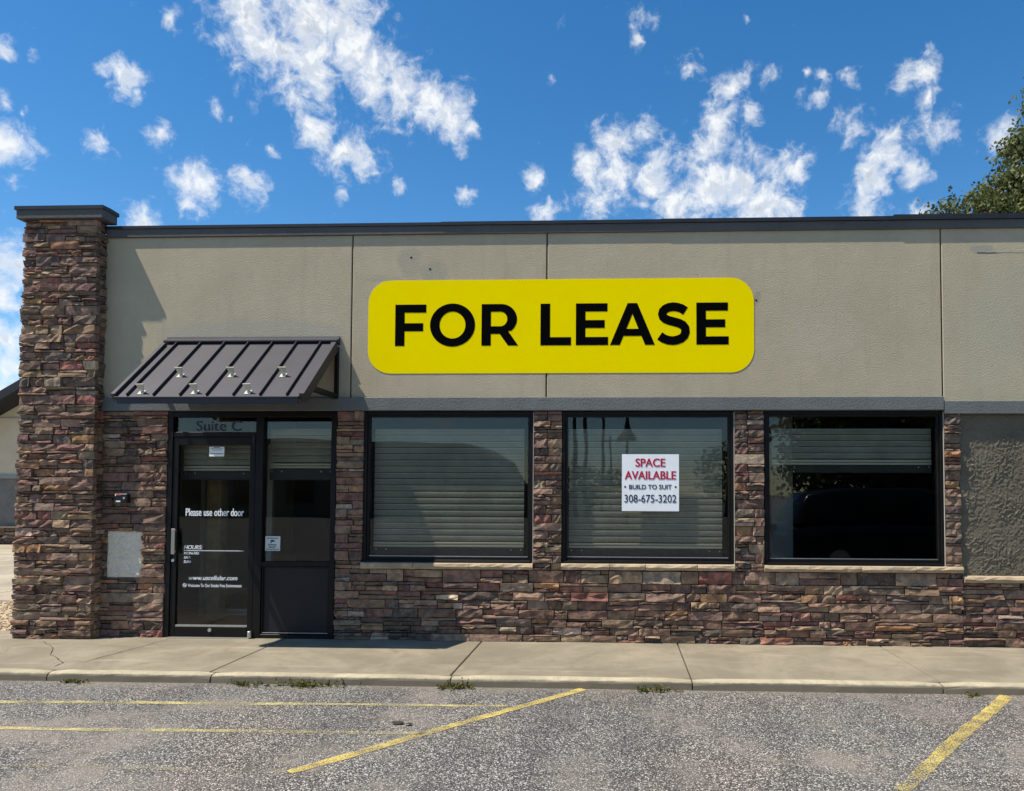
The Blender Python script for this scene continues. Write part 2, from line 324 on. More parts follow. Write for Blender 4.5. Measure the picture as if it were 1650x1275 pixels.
m_simple('shutter_bar', (.42, .40, .31), .5, .3); m_simple('shutter_dark', (.02, .02, .02), .5)

def m_leaf(name, c1, c2):
    m, nt, b = newmat(name); MAT[name] = m
    t = N(nt, 'ShaderNodeVertexColor', layer_name='tone').outputs[0]
    cc = mixc(nt, t, c1, c2); nt.links.new(cc, b.inputs['Base Color']); b.inputs['Roughness'].default_value = .6
    tl = N(nt, 'ShaderNodeBsdfTranslucent', ins={'Color': cc})
    mx = N(nt, 'ShaderNodeMixShader', ins={0: .3, 1: b.outputs[0], 2: tl.outputs[0]})
    nt.links.new(mx.outputs[0], nt.nodes['Material Output'].inputs['Surface'])
m_leaf('leaf', (.042, .068, .016), (.20, .205, .06)); m_leaf('weed', (.05, .07, .015), (.19, .17, .03))
m_simple('gravel', (.40, .31, .20), .9, 0, 60, .3, .004, .3, 40)

# ------------------------------------------------------------------ ground
LOT = -.078
bm = bmesh.new(); R = 600
vs = [bm.verts.new(p) for p in ((-R, -R, LOT), (R, -R, LOT), (R, R, LOT), (-R, R, LOT))]; bm.faces.new(vs)
lot = struct(obj('parking_lot', bm, 'asphalt'))
def strip(name, pts, w, mat, label, wob=.006):
    """painted line: a thin sheet with slightly uneven edges"""
    a, b_ = (Vector((p[0]*.984, (p[1]+8.25)*.984-8.25)) for p in pts); L = (b_-a).length; d = (b_-a)/L; nrm = Vector((-d.y, d.x)); n = max(6, int(L/.06))
    bm = bmesh.new(); row = []
    for i in range(n+1):
        p = a+d*L*i/n + nrm*math.sin(i*.21)*wob
        hw = w/2*(1+rnd.uniform(-.13, .13))
        row.append((bm.verts.new((p.x-nrm.x*hw, p.y-nrm.y*hw, LOT+.004)), bm.verts.new((p.x+nrm.x*hw, p.y+nrm.y*hw, LOT+.004))))
    for q, r_ in zip(row, row[1:]): bm.faces.new((q[0], r_[0], r_[1], q[1]))
    bmesh.ops.recalc_face_normals(bm, faces=bm.faces[:])
    o = obj(name, bm, mat); o['kind'] = 'structure'; return o
strip('parking_line', ((-.30, -1.53), (-1.99, -3.60)), .085, 'line_yellow', '')
strip('parking_line', ((3.27, -1.55), (2.09, -3.08)), .10, 'line_yellow', '')
strip('parking_line', ((2.09, -3.08), (1.62, -3.69)), .09, 'line_thin', '')
strip('parking_line', ((1.62, -3.69), (1.30, -4.10)), .085, 'line_ghost', '')
strip('parking_line', ((-.87, -2.09), (-2.55, -2.13)), .055, 'line_faded', '')
strip('parking_line', ((-2.55, -2.13), (-6.4, -2.24)), .075, 'line_faded', '')
strip('parking_line', ((-1.36, -2.815), (-6.4, -2.90)), .06, 'line_faded', '')
strip('parking_line', ((-2.02, -3.58), (-4.2, -3.58)), .06, 'line_ghost', '')

# pavement: poured slabs with open joints, kerb stones in front
KY = -1.62
walk = struct(box('pavement', -30, 14, KY+.10, .3, LOT-.2, -.035, 'mortar'))
XJ = [-30, -26.4, -22.9, -19.3, -16, -13.8, -11.5, -9.3, -7.15, -3.60, -1.455, .632, 2.74, 4.9, 7.05, 9.2, 11.4, 14]
for i, (a, b_) in enumerate(zip(XJ, XJ[1:])):
    g = .006
    bm = bmesh.new(); bx(bm, a+g, b_-g, KY+.098, .06 if a > -6.9 else .28, LOT-.1, 0)
    o = obj('slab', bm, 'concrete', walk, .006)
KJ = [-30, -26.5, -23, -19.5, -16, -13.8, -11.5, -9.3, -7.1, -5.02, -3.55, -1.44, .632, 2.72, 4.9, 7.05, 9.2, 11.4, 14]
for a, b_ in zip(KJ, KJ[1:]):
    prof = [(KY+.094, LOT-.1), (KY-.02, LOT-.1), (KY, -.03), (KY+.008, -.012), (KY+.025, -.001), (KY+.05, .003), (KY+.094, .002)]
    bm = bmesh.new(); n = 10; rings = []
    for i in range(n+1):
        x = a+.006+(b_-a-.012)*i/n
        dz = -.012 if i in (0, n) else rnd.uniform(-.002, .002)
        rings.append([bm.verts.new((x, p[0]+(rnd.uniform(-.004, .004) if 0 < j < 4 else 0), p[1]+(dz if j > 1 else 0))) for j, p in enumerate(prof)])
    for r0, r1 in zip(rings, rings[1:]):
        for j in range(len(prof)): bm.faces.new((r0[j], r1[j], r1[(j+1) % len(prof)], r0[(j+1) % len(prof)]))
    bm.faces.new(rings[0]); bm.faces.new(rings[-1][::-1]); bmesh.ops.recalc_face_normals(bm, faces=bm.faces[:])
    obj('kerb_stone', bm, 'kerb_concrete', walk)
# hairline cracks in the slab left of the door: thin dark grooves
for path in ([(-6.05, -.33), (-5.72, -.62), (-5.5, -.95), (-5.36, -1.05), (-5.13, -1.28), (-5.10, -1.45)], [(-4.83, -.12), (-4.87, -.5), (-4.92, -.9), (-5.0, -1.44)]):
    bm = bmesh.new(); row = []
    pts = []
    for a, b_ in zip(path, path[1:]):
        for k_ in range(5): pts.append((a[0]+(b_[0]-a[0])*k_/5+rnd.uniform(-.008, .008), a[1]+(b_[1]-a[1])*k_/5+rnd.uniform(-.008, .008)))
    for x, y in pts:
        w = rnd.uniform(.0015, .005); row.append((bm.verts.new((x-w, y, .004)), bm.verts.new((x+w, y, .004))))
    for q, r_ in zip(row, row[1:]): bm.faces.new((q[0], r_[0], r_[1], q[1]))
    bmesh.ops.recalc_face_normals(bm, faces=bm.faces[:]); obj('crack', bm, 'black_gap', walk)
# paved yard left of the building, behind the pavement
yard = struct(box('yard_path', -40, -6.6, .30, 13.6, LOT-.2, -.03, 'mortar'))
ys = [.30, 2.6, 5.2, 7.8, 10.6, 13.6]; xs = [-40, -34, -28, -22.5, -17.2, -13.2, -9.6, -6.6]
for j, (y0, y1) in enumerate(zip(ys, ys[1:])):
    for i, (x0, x1) in enumerate(zip(xs, xs[1:])):
        if j == 0 and i == len(xs)-2: continue
        bm = bmesh.new(); bx(bm, x0+.012, x1-.012, y0+.012, y1-.012, LOT, 0); obj('slab', bm, 'far_concrete', yard, .006)
gb = struct(box('gravel_bed', -9.58, -6.62, .33, 2.58, LOT, -.012, 'gravel'))
bm = bmesh.new()
for i in range(1500):
    r = rnd.uniform(.012, .03); c_ = Vector((rnd.uniform(-9.5, -6.7), rnd.uniform(.36, 2.55), -.005))
    m4 = Matrix.Translation(c_) @ Matrix.Rotation(rnd.uniform(0, 6), 4, 'Z') @ Matrix.Diagonal((r, r*rnd.uniform(.6, 1), r*.6, 1))
    bmesh.ops.create_icosphere(bm, subdivisions=1, radius=1, matrix=m4)
pb = obj('gravel_pebbles', bm, 'gravel', gb); pb['kind'] = 'stuff'

# ------------------------------------------------------------------ main building
B = thing('shop_building', 'single storey beige stucco shop building with stacked stone base and dark windows', 'building', (0, 0, 0))
FACE = .0; TOPZ = 4.41; XR = 9.0
PIERS = [(-5.70, -4.951, 0, 2.5), (-3.07, -2.765, 0, 2.5), (-.915, -.60, 0, 2.5), (1.233, 1.553, 0, 2.5), (3.425, 3.60, 0, 2.5)]
bm = bmesh.new()
for x0, x1, z0, z1 in PIERS: bx(bm, x0, x1, .05, .22, z0-.05, z1-.012)
for x0, x1 in ((-2.765, -.915), (-.60, 1.233), (1.553, 3.425)): bx(bm, x0, x1, .05, .22, -.05, .76)
bx(bm, 3.60, XR, .07, .22, -.05, 2.43); bx(bm, -6.3, XR, .03, .22, 2.488, 4.46)
core = obj('wall_core', bm, 'mortar', B)
bm = bmesh.new(); bx(bm, -6.3, -6.1, .0295, 12, -.05, 4.4); bx(bm, XR-.2, XR, .23, 12, -.05, 4.4); bx(bm, -6.09, XR-.21, 11.8, 12, -.05, 4.4)
obj('rear_wall', bm, 'stucco_beige', B)
box('roof', -6.09, XR-.21, .23, 11.79, 4.0, 4.2, 'roof_membrane', B)
# stucco panels with control joints between them
JX = [-5.72, -2.923, -.777, 3.425, 6.2, XR]; JG = .007
for i, (a, b_) in enumerate(zip(JX, JX[1:])):
    zb = 2.60 if i < 3 else 2.56
    box('stucco_panel', a+JG, b_-JG, FACE, .029, zb, TOPZ+.03, 'stucco_beige' if i < 3 else 'stucco_beige_worn', B, .006)
# grey belt course above the windows (the right length sits a little lower)
box('belt_course', -5.70, 3.422, -.038, .045, 2.474, 2.618, 'trim_grey', B, .006)
box('belt_course', 3.426, XR, -.034, .045, 2.434, 2.572, 'trim_grey', B, .006)
# parapet trim and its metal coping in overlapping lengths
box('parapet_trim', -5.70, XR, -.026, .02, TOPZ, 4.505, 'trim_dark', B, .005)
for a, b_, dz, dy in ((-5.70, -1.93, .0, 0), (-1.935, .46, .004, .003), (.455, 2.93, .008, .006), (2.925, 5.9, .022, .010), (5.895, XR, .026, .012)):
    bm = bmesh.new(); prism(bm, [(-.040-dy, 4.503), (-.040-dy, 4.535+dz), (.28, 4.545+dz), (.28, 4.503), (.23, 4.503), (.23, 4.525), (-.02, 4.520), (-.02, 4.503)][::-1], a, b_)
    obj('coping', bm, 'coping_metal', B)

# a hairline crack where an old sign came off the right panel
bm = bmesh.new(); row = []
for i in range(30):
    x = 3.80+i*.045; z = 4.150+rnd.uniform(-.004, .004); w = .002 if i > 4 else .007
    row.append((bm.verts.new((x, -.0012, z-w)), bm.verts.new((x, -.0012, z+w))))
for q, r_ in zip(row, row[1:]): bm.faces.new((q[0], r_[0], r_[1], q[1]))
bmesh.ops.recalc_face_normals(bm, faces=bm.faces[:]); obj('wall_crack', bm, 'trim_dark', B)
for x, z in ((-2.27, 4.16), (-2.06, 4.03), (1.475, 3.66)):
    bm = bmesh.new(); cyl(bm, (x, .002, z), .012, .008, 'y', 10); obj('anchor_hole', bm, 'black_gap', B)
# ---- stones
PAL = [((.205, .135, .098), 30), ((.140, .105, .086), 16), ((.250, .170, .118), 20), ((.210, .122, .096), 18), ((.26, .118, .092), 5), ((.34, .235, .150), 9), ((.34, .195, .105), 4), ((.42, .335, .245), 4), ((.285, .202, .145), 13)]
PC = [p for p, w in PAL for _ in range(w)]
def pick():
    c_ = rnd.choice(PC); k_ = rnd.uniform(.85, 1.38); return tuple(x*k_*rnd.uniform(.94, 1.06) for x in c_)
def stone_geo(u0, u1, v0, v1, face, back, frame, col, acc, rough=None):
    """one split-face stone: ragged 5x3 front, closed sides; frame maps (u,v,w) to the world, w pointing out of the wall"""
    g = .0038; u0 += g; u1 -= g; v0 += g; v1 -= g
    nu, nv = 5, 3; r = rnd.random() if rough is None else rough
    amp = .004 if r < .35 else (.011 if r < .75 else .019)
    V = []; tilt = rnd.uniform(-.006, .008); su = rnd.uniform(-.006, .006)
    us = [u0+(u1-u0)*min(1, max(0, i/(nu-1)+(rnd.uniform(-.07, .07) if 0 < i < nu-1 else 0))) for i in range(nu)]
    for j in range(nv):
        for i in range(nu):
            fv = j/(nv-1); fu = i/(nu-1)
            if 0 < j < nv-1: fv += rnd.uniform(-.2, .2)
            ed = (i in (0, nu-1)) or (j in (0, nv-1))
            w = face+tilt*(fv-.5)*2+su*(fu-.5)*2+rnd.uniform(-amp, amp)+(-.003 if ed else .002)
            V.append(frame(us[i]+(rnd.uniform(-.004, .004) if 0 < j < nv-1 else 0), v0+(v1-v0)*fv+(rnd.uniform(-.0035, .0035) if ed and r > .3 else 0), w))
    F = []
    for j in range(nv-1):
        for i in range(nu-1):
            a = j*nu+i; F.append((a, a+1, a+nu+1, a+nu))
    ring = [i for i in range(nu)] + [nu*(j+1)+nu-1 for j in range(nv-1)] + [nu*(nv-1)+i for i in range(nu-2, -1, -1)] + [nu*j for j in range(nv-2, 0, -1)]
    base = len(V)
    for i in ring:
        fu = (i % nu)/(nu-1); fv = (i//nu)/(nv-1)
        V.append(frame(u0+(u1-u0)*fu, v0+(v1-v0)*fv, back))
    for k_ in range(len(ring)):
        k2 = (k_+1) % len(ring); F.append((ring[k2], ring[k_], base+k_, base+k2))
    acc.append(((u1-u0)*(v1-v0), V, F, col))
def lay(u0, u1, z0, z1, frame, acc, back=-.05, depth=(-.010, .024), hmin=.074, hmax=.108, lmin=.13, lmax=.40, vis=1.0):
    z = z0
    while z < z1-.02:
        h_ = rnd.uniform(hmin, hmax)
        if z1-(z+h_) < .05: h_ = z1-z
        u = u0
        while u < u1-.01:
            L = rnd.uniform(lmin, lmax)
            if u1-(u+L) < lmin*.75: L = u1-u
            q = rnd.random()
            def put(a, b_, c_, d_): stone_geo(a, b_, c_, d_, rnd.uniform(*depth)*vis, back, frame, pick(), acc)
            if q < .46 or L < .12: put(u, u+L, z, z+h_)
            else:
                k_ = rnd.choice((.32, .38, .5, .62, .68)); zm = z+h_*k_
                for a, b_ in ((z, zm), (zm, z+h_)):
                    if L > .26 and rnd.random() < .5:
                        um = u+L*rnd.uniform(.3, .7); put(u, um, a, b_); put(um, u+L, a, b_)
                    else: put(u, u+L, a, b_)
            u += L
        z += h_
def mesh_from(parts, name):
    V = []; F = []; C = []
    for _, v, f_, col in parts:
        o_ = len(V); V += v; F += [tuple(i+o_ for i in q) for q in f_]; C += [col]*len(v)
    me = bpy.data.meshes.new(name); me.from_pydata([tuple(q) for q in V], [], F); me.update()
    at = me.color_attributes.new('tone', 'FLOAT_COLOR', 'POINT')
    at.data.foreach_set('color', [x for c_ in C for x in (*c_, 1)])
    return me
def emit(acc, parent, limit=300):
    acc.sort(key=lambda q: -q[0])
    for s in acc[:limit]: mobj('stone', mesh_from([s], 'stone'), 'stone', parent)
    if acc[limit:]:
        o = mobj('small_stones', mesh_from(acc[limit:], 'small_stones'), 'stone', parent); o['kind'] = 'stuff'
front_fr = lambda u, v, w: Vector((u, -w, v))
acc = []
PX0, PX1, PZ0, PZ1 = -5.607, -5.222, .650, 1.147
lay(-5.70, -4.955, 0, PZ0, front_fr, acc); lay(-5.70, PX0, PZ0, PZ1, front_fr, acc, lmin=.05); lay(PX1, -4.955, PZ0, PZ1, front_fr, acc); lay(-5.70, -4.955, PZ1, 2.470, front_fr, acc)
for x0, x1 in ((-3.066, -2.768), (-.912, -.604), (1.237, 1.549), (3.429, 3.597)):
    lay(x0, x1, .76, 2.470, front_fr, acc, lmin=.12, lmax=.24)
lay(-3.066, 3.597, 0, .76, front_fr, acc, lmin=.14, lmax=.44)
lay(3.597, XR, 0, .664, front_fr, acc, lmin=.14, lmax=.44)
wallst = box('stone_backing', -5.70, XR-.01, .052, .068, -.04, .10, 'mortar', B)
emit(acc, wallst)
# sill stones
for x0, x1, z0, z1, n in ((-2.775, -.910, .764, .832, 3), (-.608, 1.236, .768, .836, 4), (1.543, 3.600, .765, .832, 4), (3.605, XR, .666, .734, 9)):
    cuts = [x0]+sorted(x0+(x1-x0)*(i+rnd.uniform(-.2, .2))/n for i in range(1, n))+[x1]
    for a, b_ in zip(cuts, cuts[1:]):
        bm = bmesh.new(); nx = max(4, int((b_-a)/.07)); rows = []
        for i in range(nx+1):
            x = a+.002+(b_-a-.004)*i/nx; e_ = 0 if 0 < i < nx else .006
            rows.append([bm.verts.new(p) for p in ((x, .055, z0), (x, -.036+e_+rnd.uniform(-.005, .005), z0+rnd.uniform(0, .004)), (x, -.050+e_+rnd.uniform(-.008, .008), (z0+z1)/2+rnd.uniform(-.008, .008)), (x, -.040+e_+rnd.uniform(-.005, .005), z1-.006+rnd.uniform(-.004, .003)), (x, -.02, z1), (x, .055, z1+.004))])
        for r0, r1 in zip(rows, rows[1:]):
            for j in range(6): bm.faces.new((r0[j], r1[j], r1[(j+1) % 6], r0[(j+1) % 6]))
        bm.faces.new(rows[0]); bm.faces.new(rows[-1][::-1]); bmesh.ops.recalc_face_normals(bm, faces=bm.faces[:])
        obj('sill_stone', bm, 'sill_stone', B)

# ---- trowelled stucco: real relief
def trowel(name, x0, x1, z0, z1, y, step, mat, amp, freq, ragged=0, seed=0):
    nx = int((x1-x0)/step); nz = int((z1-z0)/step); V = []; F = []
    for j in range(nz+1):
        for i in range(nx+1):
            x = x0+(x1-x0)*i/nx; z = z0+(z1-z0)*j/nz
            q = Vector((x*freq+seed, z*freq, 3.1)); w = noise.noise_vector(q*.6)*1.1; q = q+w
            n_ = noise.noise(q); n2_ = noise.noise(q*2.3+Vector((9, 2, 1)))
            n3_ = noise.noise(Vector((x*freq*.33, z*freq*.33, seed+8)))
            ridge = max(0, 1-abs(n_)*13)*max(0, min(1, .35+n3_*2.2)); plate = max(0, min(1, (n2_-.02)*9))
            plate *= .5+.5*max(0, min(1, .5+n3_*2)); hgt = amp*(.8*ridge+.7*plate+.3*noise.noise(q*4.3))
            ed = i in (0, nx) or j in (0, nz)
            rx = rz = 0
            if ragged and ed:
                if i in (0, nx): rx = noise.noise(Vector((z*25, x, 5)))*ragged
                if j in (0, nz): rz = noise.noise(Vector((x*25, z, 7)))*ragged
            V.append((x+rx, y-(hgt if not ed else 0), z+rz))
    for j in range(nz):
        for i in range(nx):
            a = j*(nx+1)+i; F.append((a, a+1, a+nx+2, a+nx+1))
    me = bpy.data.meshes.new(name); me.from_pydata(V, [], F); me.update()
    return mobj(name, me, mat, B, True)
trowel('trowelled_stucco', 3.600, 5.6, .735, 2.432, .030, .0075, 'stucco_trowel', .009, 16)
trowel('trowelled_stucco', 5.601, XR, .735, 2.432, .030, .03, 'stucco_trowel', .017, 9)
trowel('stucco_patch', PX0, PX1, PZ0, PZ1, .012, .006, 'patch_white', .010, 11, .012, 40)
box('patch_bed', PX0-.004, PX1+.004, .0145, .05, PZ0-.004, PZ1+.004, 'patch_white', B)

# ---- windows
def text_mesh(s, cx, cz, w, h, y, bold=0.0, shear=0.0, left=False, spacing=1.0):
    cu = bpy.data.curves.new('t', 'FONT'); cu.body = s; cu.size = 1; cu.shear = shear; cu.resolution_u = 4; cu.space_character = spacing
    o = bpy.data.objects.new('t', cu); COL.objects.link(o); bpy.context.view_layer.update()
    dg = bpy.context.evaluated_depsgraph_get(); me = bpy.data.meshes.new_from_object(o.evaluated_get(dg))
    bpy.data.objects.remove(o); bpy.data.curves.remove(cu)
    xs_ = [v.co.x for v in me.vertices]; zs_ = [v.co.y for v in me.vertices]
    ax, bx_, az, bz = min(xs_), max(xs_), min(zs_), max(zs_)
    sx_ = w/(bx_-ax); sz_ = h/(bz-az)
    for v in me.vertices: v.co = Vector((cx-w/2+(v.co.x-ax)*sx_, y, cz-h/2+(v.co.y-az)*sz_))
    # heavier strokes: the outline repeated at small offsets, each copy a hair in front of the last, then given a thin body
    bm = bmesh.new()
    for q_, (du, dv) in enumerate(((0, 0), (-1, .35), (1, -.35), (-1, -.35), (1, .35)) if bold else ((0, 0),)):
        m2 = me.copy()
        for v in m2.vertices: v.co += Vector((du*bold*h, -.0003*q_, dv*bold*h))
        bm.from_mesh(m2); bpy.data.meshes.remove(m2)
    bmesh.ops.remove_doubles(bm, verts=bm.verts[:], dist=1e-6)
    r_ = bmesh.ops.extrude_face_region(bm, geom=bm.faces[:])
    for v in [e for e in r_['geom'] if isinstance(e, bmesh.types.BMVert)]: v.co.y -= .0012
    bmesh.ops.recalc_face_normals(bm, faces=bm.faces[:]); bm.to_mesh(me); bm.free(); me.materials.clear()
    return me
def lettering(s, cx, cz, w, h, y, mat, parent, name='lettering', **k): return mobj(name, text_mesh(s, cx, cz, w, h, y, **k), mat, parent)

def frame_bm(x0, x1, z0, z1, wl, wr, wb, wt, y0, y1):
    bm = bmesh.new()
    bx(bm, x0, x0+wl, y0, y1, z0, z1); bx(bm, x1-wr, x1, y0, y1, z0, z1)
    bx(bm, x0+wl, x1-wr, y0, y1, z0, z0+wb); bx(bm, x0+wl, x1-wr, y0, y1, z1-wt, z1)
    return bm
def shutter(x0, x1, ztop, zbot, y, name='rolling_shutter', bar=.085, rivets=True):
    """slatted perforated roller shutter: curved slats, two plain end bars and a dark bottom rail"""
    bm = bmesh.new(); bx(bm, x0, x1, y-.012, y+.014, zbot, zbot+bar-.004)
    rail = obj(name, bm, 'shutter_dark', B, .003)
    z = zbot+bar
    for hgt in (.030, .030):
        box('end_bar', x0, x1, y-.012, y+.006, z+.001, z+hgt-.004, 'shutter_bar', rail, .004); z += hgt
    n = max(2, round((ztop-z)/.0693)); p = (ztop-z)/n
    prof = [(0.09, .003, 0), (.12, -.002, 0), (.18, -.0045, 1), (.45, -.006, 1), (.72, -.004, 1), (.86, 0, 0), (1.0, .003, 0)]
    for i in range(n):
        V = []; C = []
        for x in (x0, x1):
            for t_, yy, hh in prof: V.append((x, y+yy, z+i*p+t_*p)); C.append(hh)
        k_ = len(prof); F = [(j, j+k_, j+k_+1, j+1) for j in range(k_-1)]
        me = bpy.data.meshes.new('slat'); me.from_pydata(V, [], F); me.update()
        at = me.color_attributes.new('tone', 'FLOAT_COLOR', 'POINT'); at.data.foreach_set('color', [q for h_ in C for q in (h_, h_, h_, 1)])
        mobj('slat', me, 'shutter', rail)
    if rivets:
        for xx in (x0+.03, x0+.14, x1-.14, x1-.03):
            bm = bmesh.new(); cyl(bm, (xx, y-.015, zbot+bar*.72), .006, .008, 'y', 8); obj('rivet', bm, 'steel', rail)
    return rail
WIN = [(-2.763, -.917, .836, 2.464), (-.601, 1.231, .840, 2.464), (1.555, 3.423, .838, 2.470)]
for i, (x0, x1, z0, z1) in enumerate(WIN):
    f_ = obj('window', frame_bm(x0, x1, z0, z1, .030, .030, .028, .030, .010, .10), 'bronze', B, .003)
    obj('glazing_stop', frame_bm(x0+.031, x1-.031, z0+.029, z1-.031, .026, .026, .030, .026, .028, .095), 'bronze', f_, .003)
    box('pane', x0+.058, x1-.058, .052, .058, z0+.060, z1-.058, 'glass', f_)
    box('drip_bar', x0+.02, x1-.02, -.012, .0095, z0-.002, z0+.018, 'bronze', f_, .003)
    box('bright_bead', x0+.058, x1-.058, .040, .0515, z0+.0595, z0+.066, 'steel', f_)
    # pale sealant bead at the right jamb
    box('sealant', x1+.0005, x1+.006, .0, .03, z0, z1-.01, 'caulk', f_)
shutter(-2.684, -1.026, 2.285, .905, .135)
shutter(-.535, 1.122, 2.285, .905, .135)
shutter(1.657, 3.347, 2.290, 1.815, .135)

# ---- entrance: door, transom, sidelight
E_ = box('storefront_frame', -4.951, -4.898, .0, .12, .0, 2.465, 'bronze', B, .003)
for nm, a in (('jamb', (-3.128, -3.070, .0, .12, 0, 2.465)), ('mullion', (-3.968, -3.884, .004, .12, 0, 2.408)), ('head', (-4.897, -3.129, .002, .12, 2.409, 2.464)),
              ('transom_bar', (-4.897, -3.969, .006, .11, 2.193, 2.243)), ('mid_rail', (-3.883, -3.129, .006, .11, .782, .828)), ('bottom_rail', (-3.883, -3.129, .006, .11, .0, .044))):
    box(nm, *a, 'bronze', E_, .003)
box('transom_pane', -4.896, -3.970, .050, .056, 2.244, 2.408, 'glass', E_)
box('sidelight_pane', -3.882, -3.130, .050, .056, .829, 2.408, 'glass', E_)
pn = box('lower_panel', -3.882, -3.130, .040, .06, .045, .781, 'door_panel_metal', E_)
obj('panel_moulding', frame_bm(-3.881, -3.131, .0455, .7805, .018, .018, .018, .018, .02, .0395), 'bronze', pn, .003)
box('bright_bead', -3.86, -3.14, .012, .0195, .0575, .0635, 'steel', pn)
dr = obj('door', frame_bm(-4.893, -3.973, .012, 2.188, .058, .060, .108, .090, .012, .058), 'bronze', B, .003)
box('pane', -4.834, -4.034, .034, .040, .121, 2.097, 'glass', dr)
box('bright_bead', -4.834, -4.034, .020, .0335, .121, .137, 'steel', dr)
box('threshold', -4.897, -3.975, -.04, .06, .001, .007, 'dull_steel', dr, .002)
bm = bmesh.new(); bx(bm, -4.868, -4.828, -.040, -.030, .905, 1.182); bx(bm, -4.856, -4.84, -.0295, .0115, .92, .94); bx(bm, -4.856, -4.84, -.0295, .0115, 1.15, 1.17)
obj('pull_handle', bm, 'handle_metal', dr, .002)
bm = bmesh.new(); cyl(bm, (-4.864, .004, .835), .016, .02); obj('lock_cylinder', bm, 'steel', dr)
bm = bmesh.new(); cyl(bm, (-4.44, .006, .083), .02, .010); obj('push_badge', bm, 'steel', dr)
box('hinge', -4.002, -3.972, -.012, .0115, 2.125, 2.205, 'black_plastic', dr, .004)
bm = bmesh.new(); cyl(bm, (-3.985, -.02, .045), .022, .07, 'z'); obj('floor_pivot', bm, 'steel', dr, .004)
GY = .0335
lettering('Please use other door', -4.425, 1.362, .65, .082, GY, 'white_vinyl', dr, bold=.02)
lettering('HOURS:', -4.658, .978, .205, .044, GY, 'white_vinyl', dr, bold=.02, shear=.22)
box('rule', -4.762, -4.095, GY-.0012, GY, .938, .944, 'white_vinyl', dr)
lettering('MON-FRI:', -4.675, .912, .172, .028, GY, 'white_vinyl', dr, bold=.02, shear=.22)
lettering('SAT:', -4.722, .866, .078, .028, GY, 'white_vinyl', dr, bold=.02, shear=.22)
lettering('SUN:', -4.719, .820, .084, .028, GY, 'white_vinyl', dr, bold=.02, shear=.22)
lettering('www.uscellular.com', -4.428, .645, .543, .048, GY, 'white_vinyl', dr, bold=.018, shear=.2)
lettering('Welcome To Our Smoke Free Environment', -4.408, .562, .60, .036, GY, 'white_vinyl', dr, bold=.012)
bm = bmesh.new(); n = 20
for ro, ri in ((.022, .017),):
    A = [(bm.verts.new((-4.745+ro*math.cos(a), GY-.001, .563+ro*math.sin(a))), bm.verts.new((-4.745+ri*math.cos(a), GY-.001, .563+ri*math.sin(a)))) for a in [2*math.pi*i/n for i in range(n)]]
    for i in range(n): bm.faces.new((A[i][0], A[(i+1) % n][0], A[(i+1) % n][1], A[i][1]))
v = [bm.verts.new((-4.745+p[0], GY-.001, .563+p[1])) for p in ((-.014, .010), (-.010, .014), (.014, -.010), (.010, -.014))]; bm.faces.new(v)
v = [bm.verts.new((-4.745+p[0], GY-.0016, .563+p[1])) for p in ((-.014, -.003), (.014, -.003), (.014, .003), (-.014, .003))]; bm.faces.new(v)
obj('no_smoking_symbol', bm, 'white_vinyl', dr)
lettering('Suite C', -4.41, 2.316, .508, .112, .0495, 'grey_vinyl', E_, bold=.02)
st = box('notice_sticker', -4.502, -4.334, GY-.0013, GY, 1.976, 2.082, 'white_vinyl', dr)
for z0, z1, a, b_ in ((2.072, 2.078, -4.45, -4.385), (2.002, 2.009, -4.49, -4.345), (2.064, 2.069, -4.49, -4.345), (2.045, 2.05, -4.47, -4.36)): box('print_line', a, b_, GY-.0022, GY-.0014, z0, z1, 'navy_ink', st)
st = box('camera_sticker', -3.861, -3.694, .0482, .0495, .945, 1.103, 'sticker_paper', E_)
for z_, a, b_ in ((1.078, -3.84, -3.715), (1.008, -3.83, -3.735), (.992, -3.825, -3.735), (.976, -3.82, -3.75), (.958, -3.85, -3.705)): box('print_line', a, b_, .0470, .0480, z_, z_+.007, 'navy_ink', st)
bm = bmesh.new(); bx(bm, -3.80, -3.765, .0470, .0480, 1.042, 1.062); bx(bm, -3.764, -3.752, .0470, .0480, 1.046, 1.058); bx(bm, -3.802, -3.792, .0470, .0480, 1.025, 1.041); obj('camera_symbol', bm, 'navy_ink', st)
shutter(-4.85, -4.02, 2.14, 1.72, .145, bar=.10); shutter(-3.868, -3.145, 2.29, 1.72, .145, bar=.13)
# interior: vestibule column, inner door frame, room shell
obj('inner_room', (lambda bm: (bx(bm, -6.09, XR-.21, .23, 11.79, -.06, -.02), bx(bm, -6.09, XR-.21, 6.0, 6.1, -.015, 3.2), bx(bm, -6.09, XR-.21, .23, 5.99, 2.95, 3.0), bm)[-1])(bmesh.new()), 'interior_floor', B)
box('inner_column', -5.16, -4.98, 1.2, 1.38, -.015, 2.9, 'interior_tan', B, .01)
obj('inner_door_frame', frame_bm(-5.45, -4.50, -.015, 2.2, .05, .14, .08, .06, 1.6, 1.66), 'interior_white', B)
box('inner_pier', 1.80, 2.05, .9, 1.1, -.015, 2.9, 'interior_wall', B)

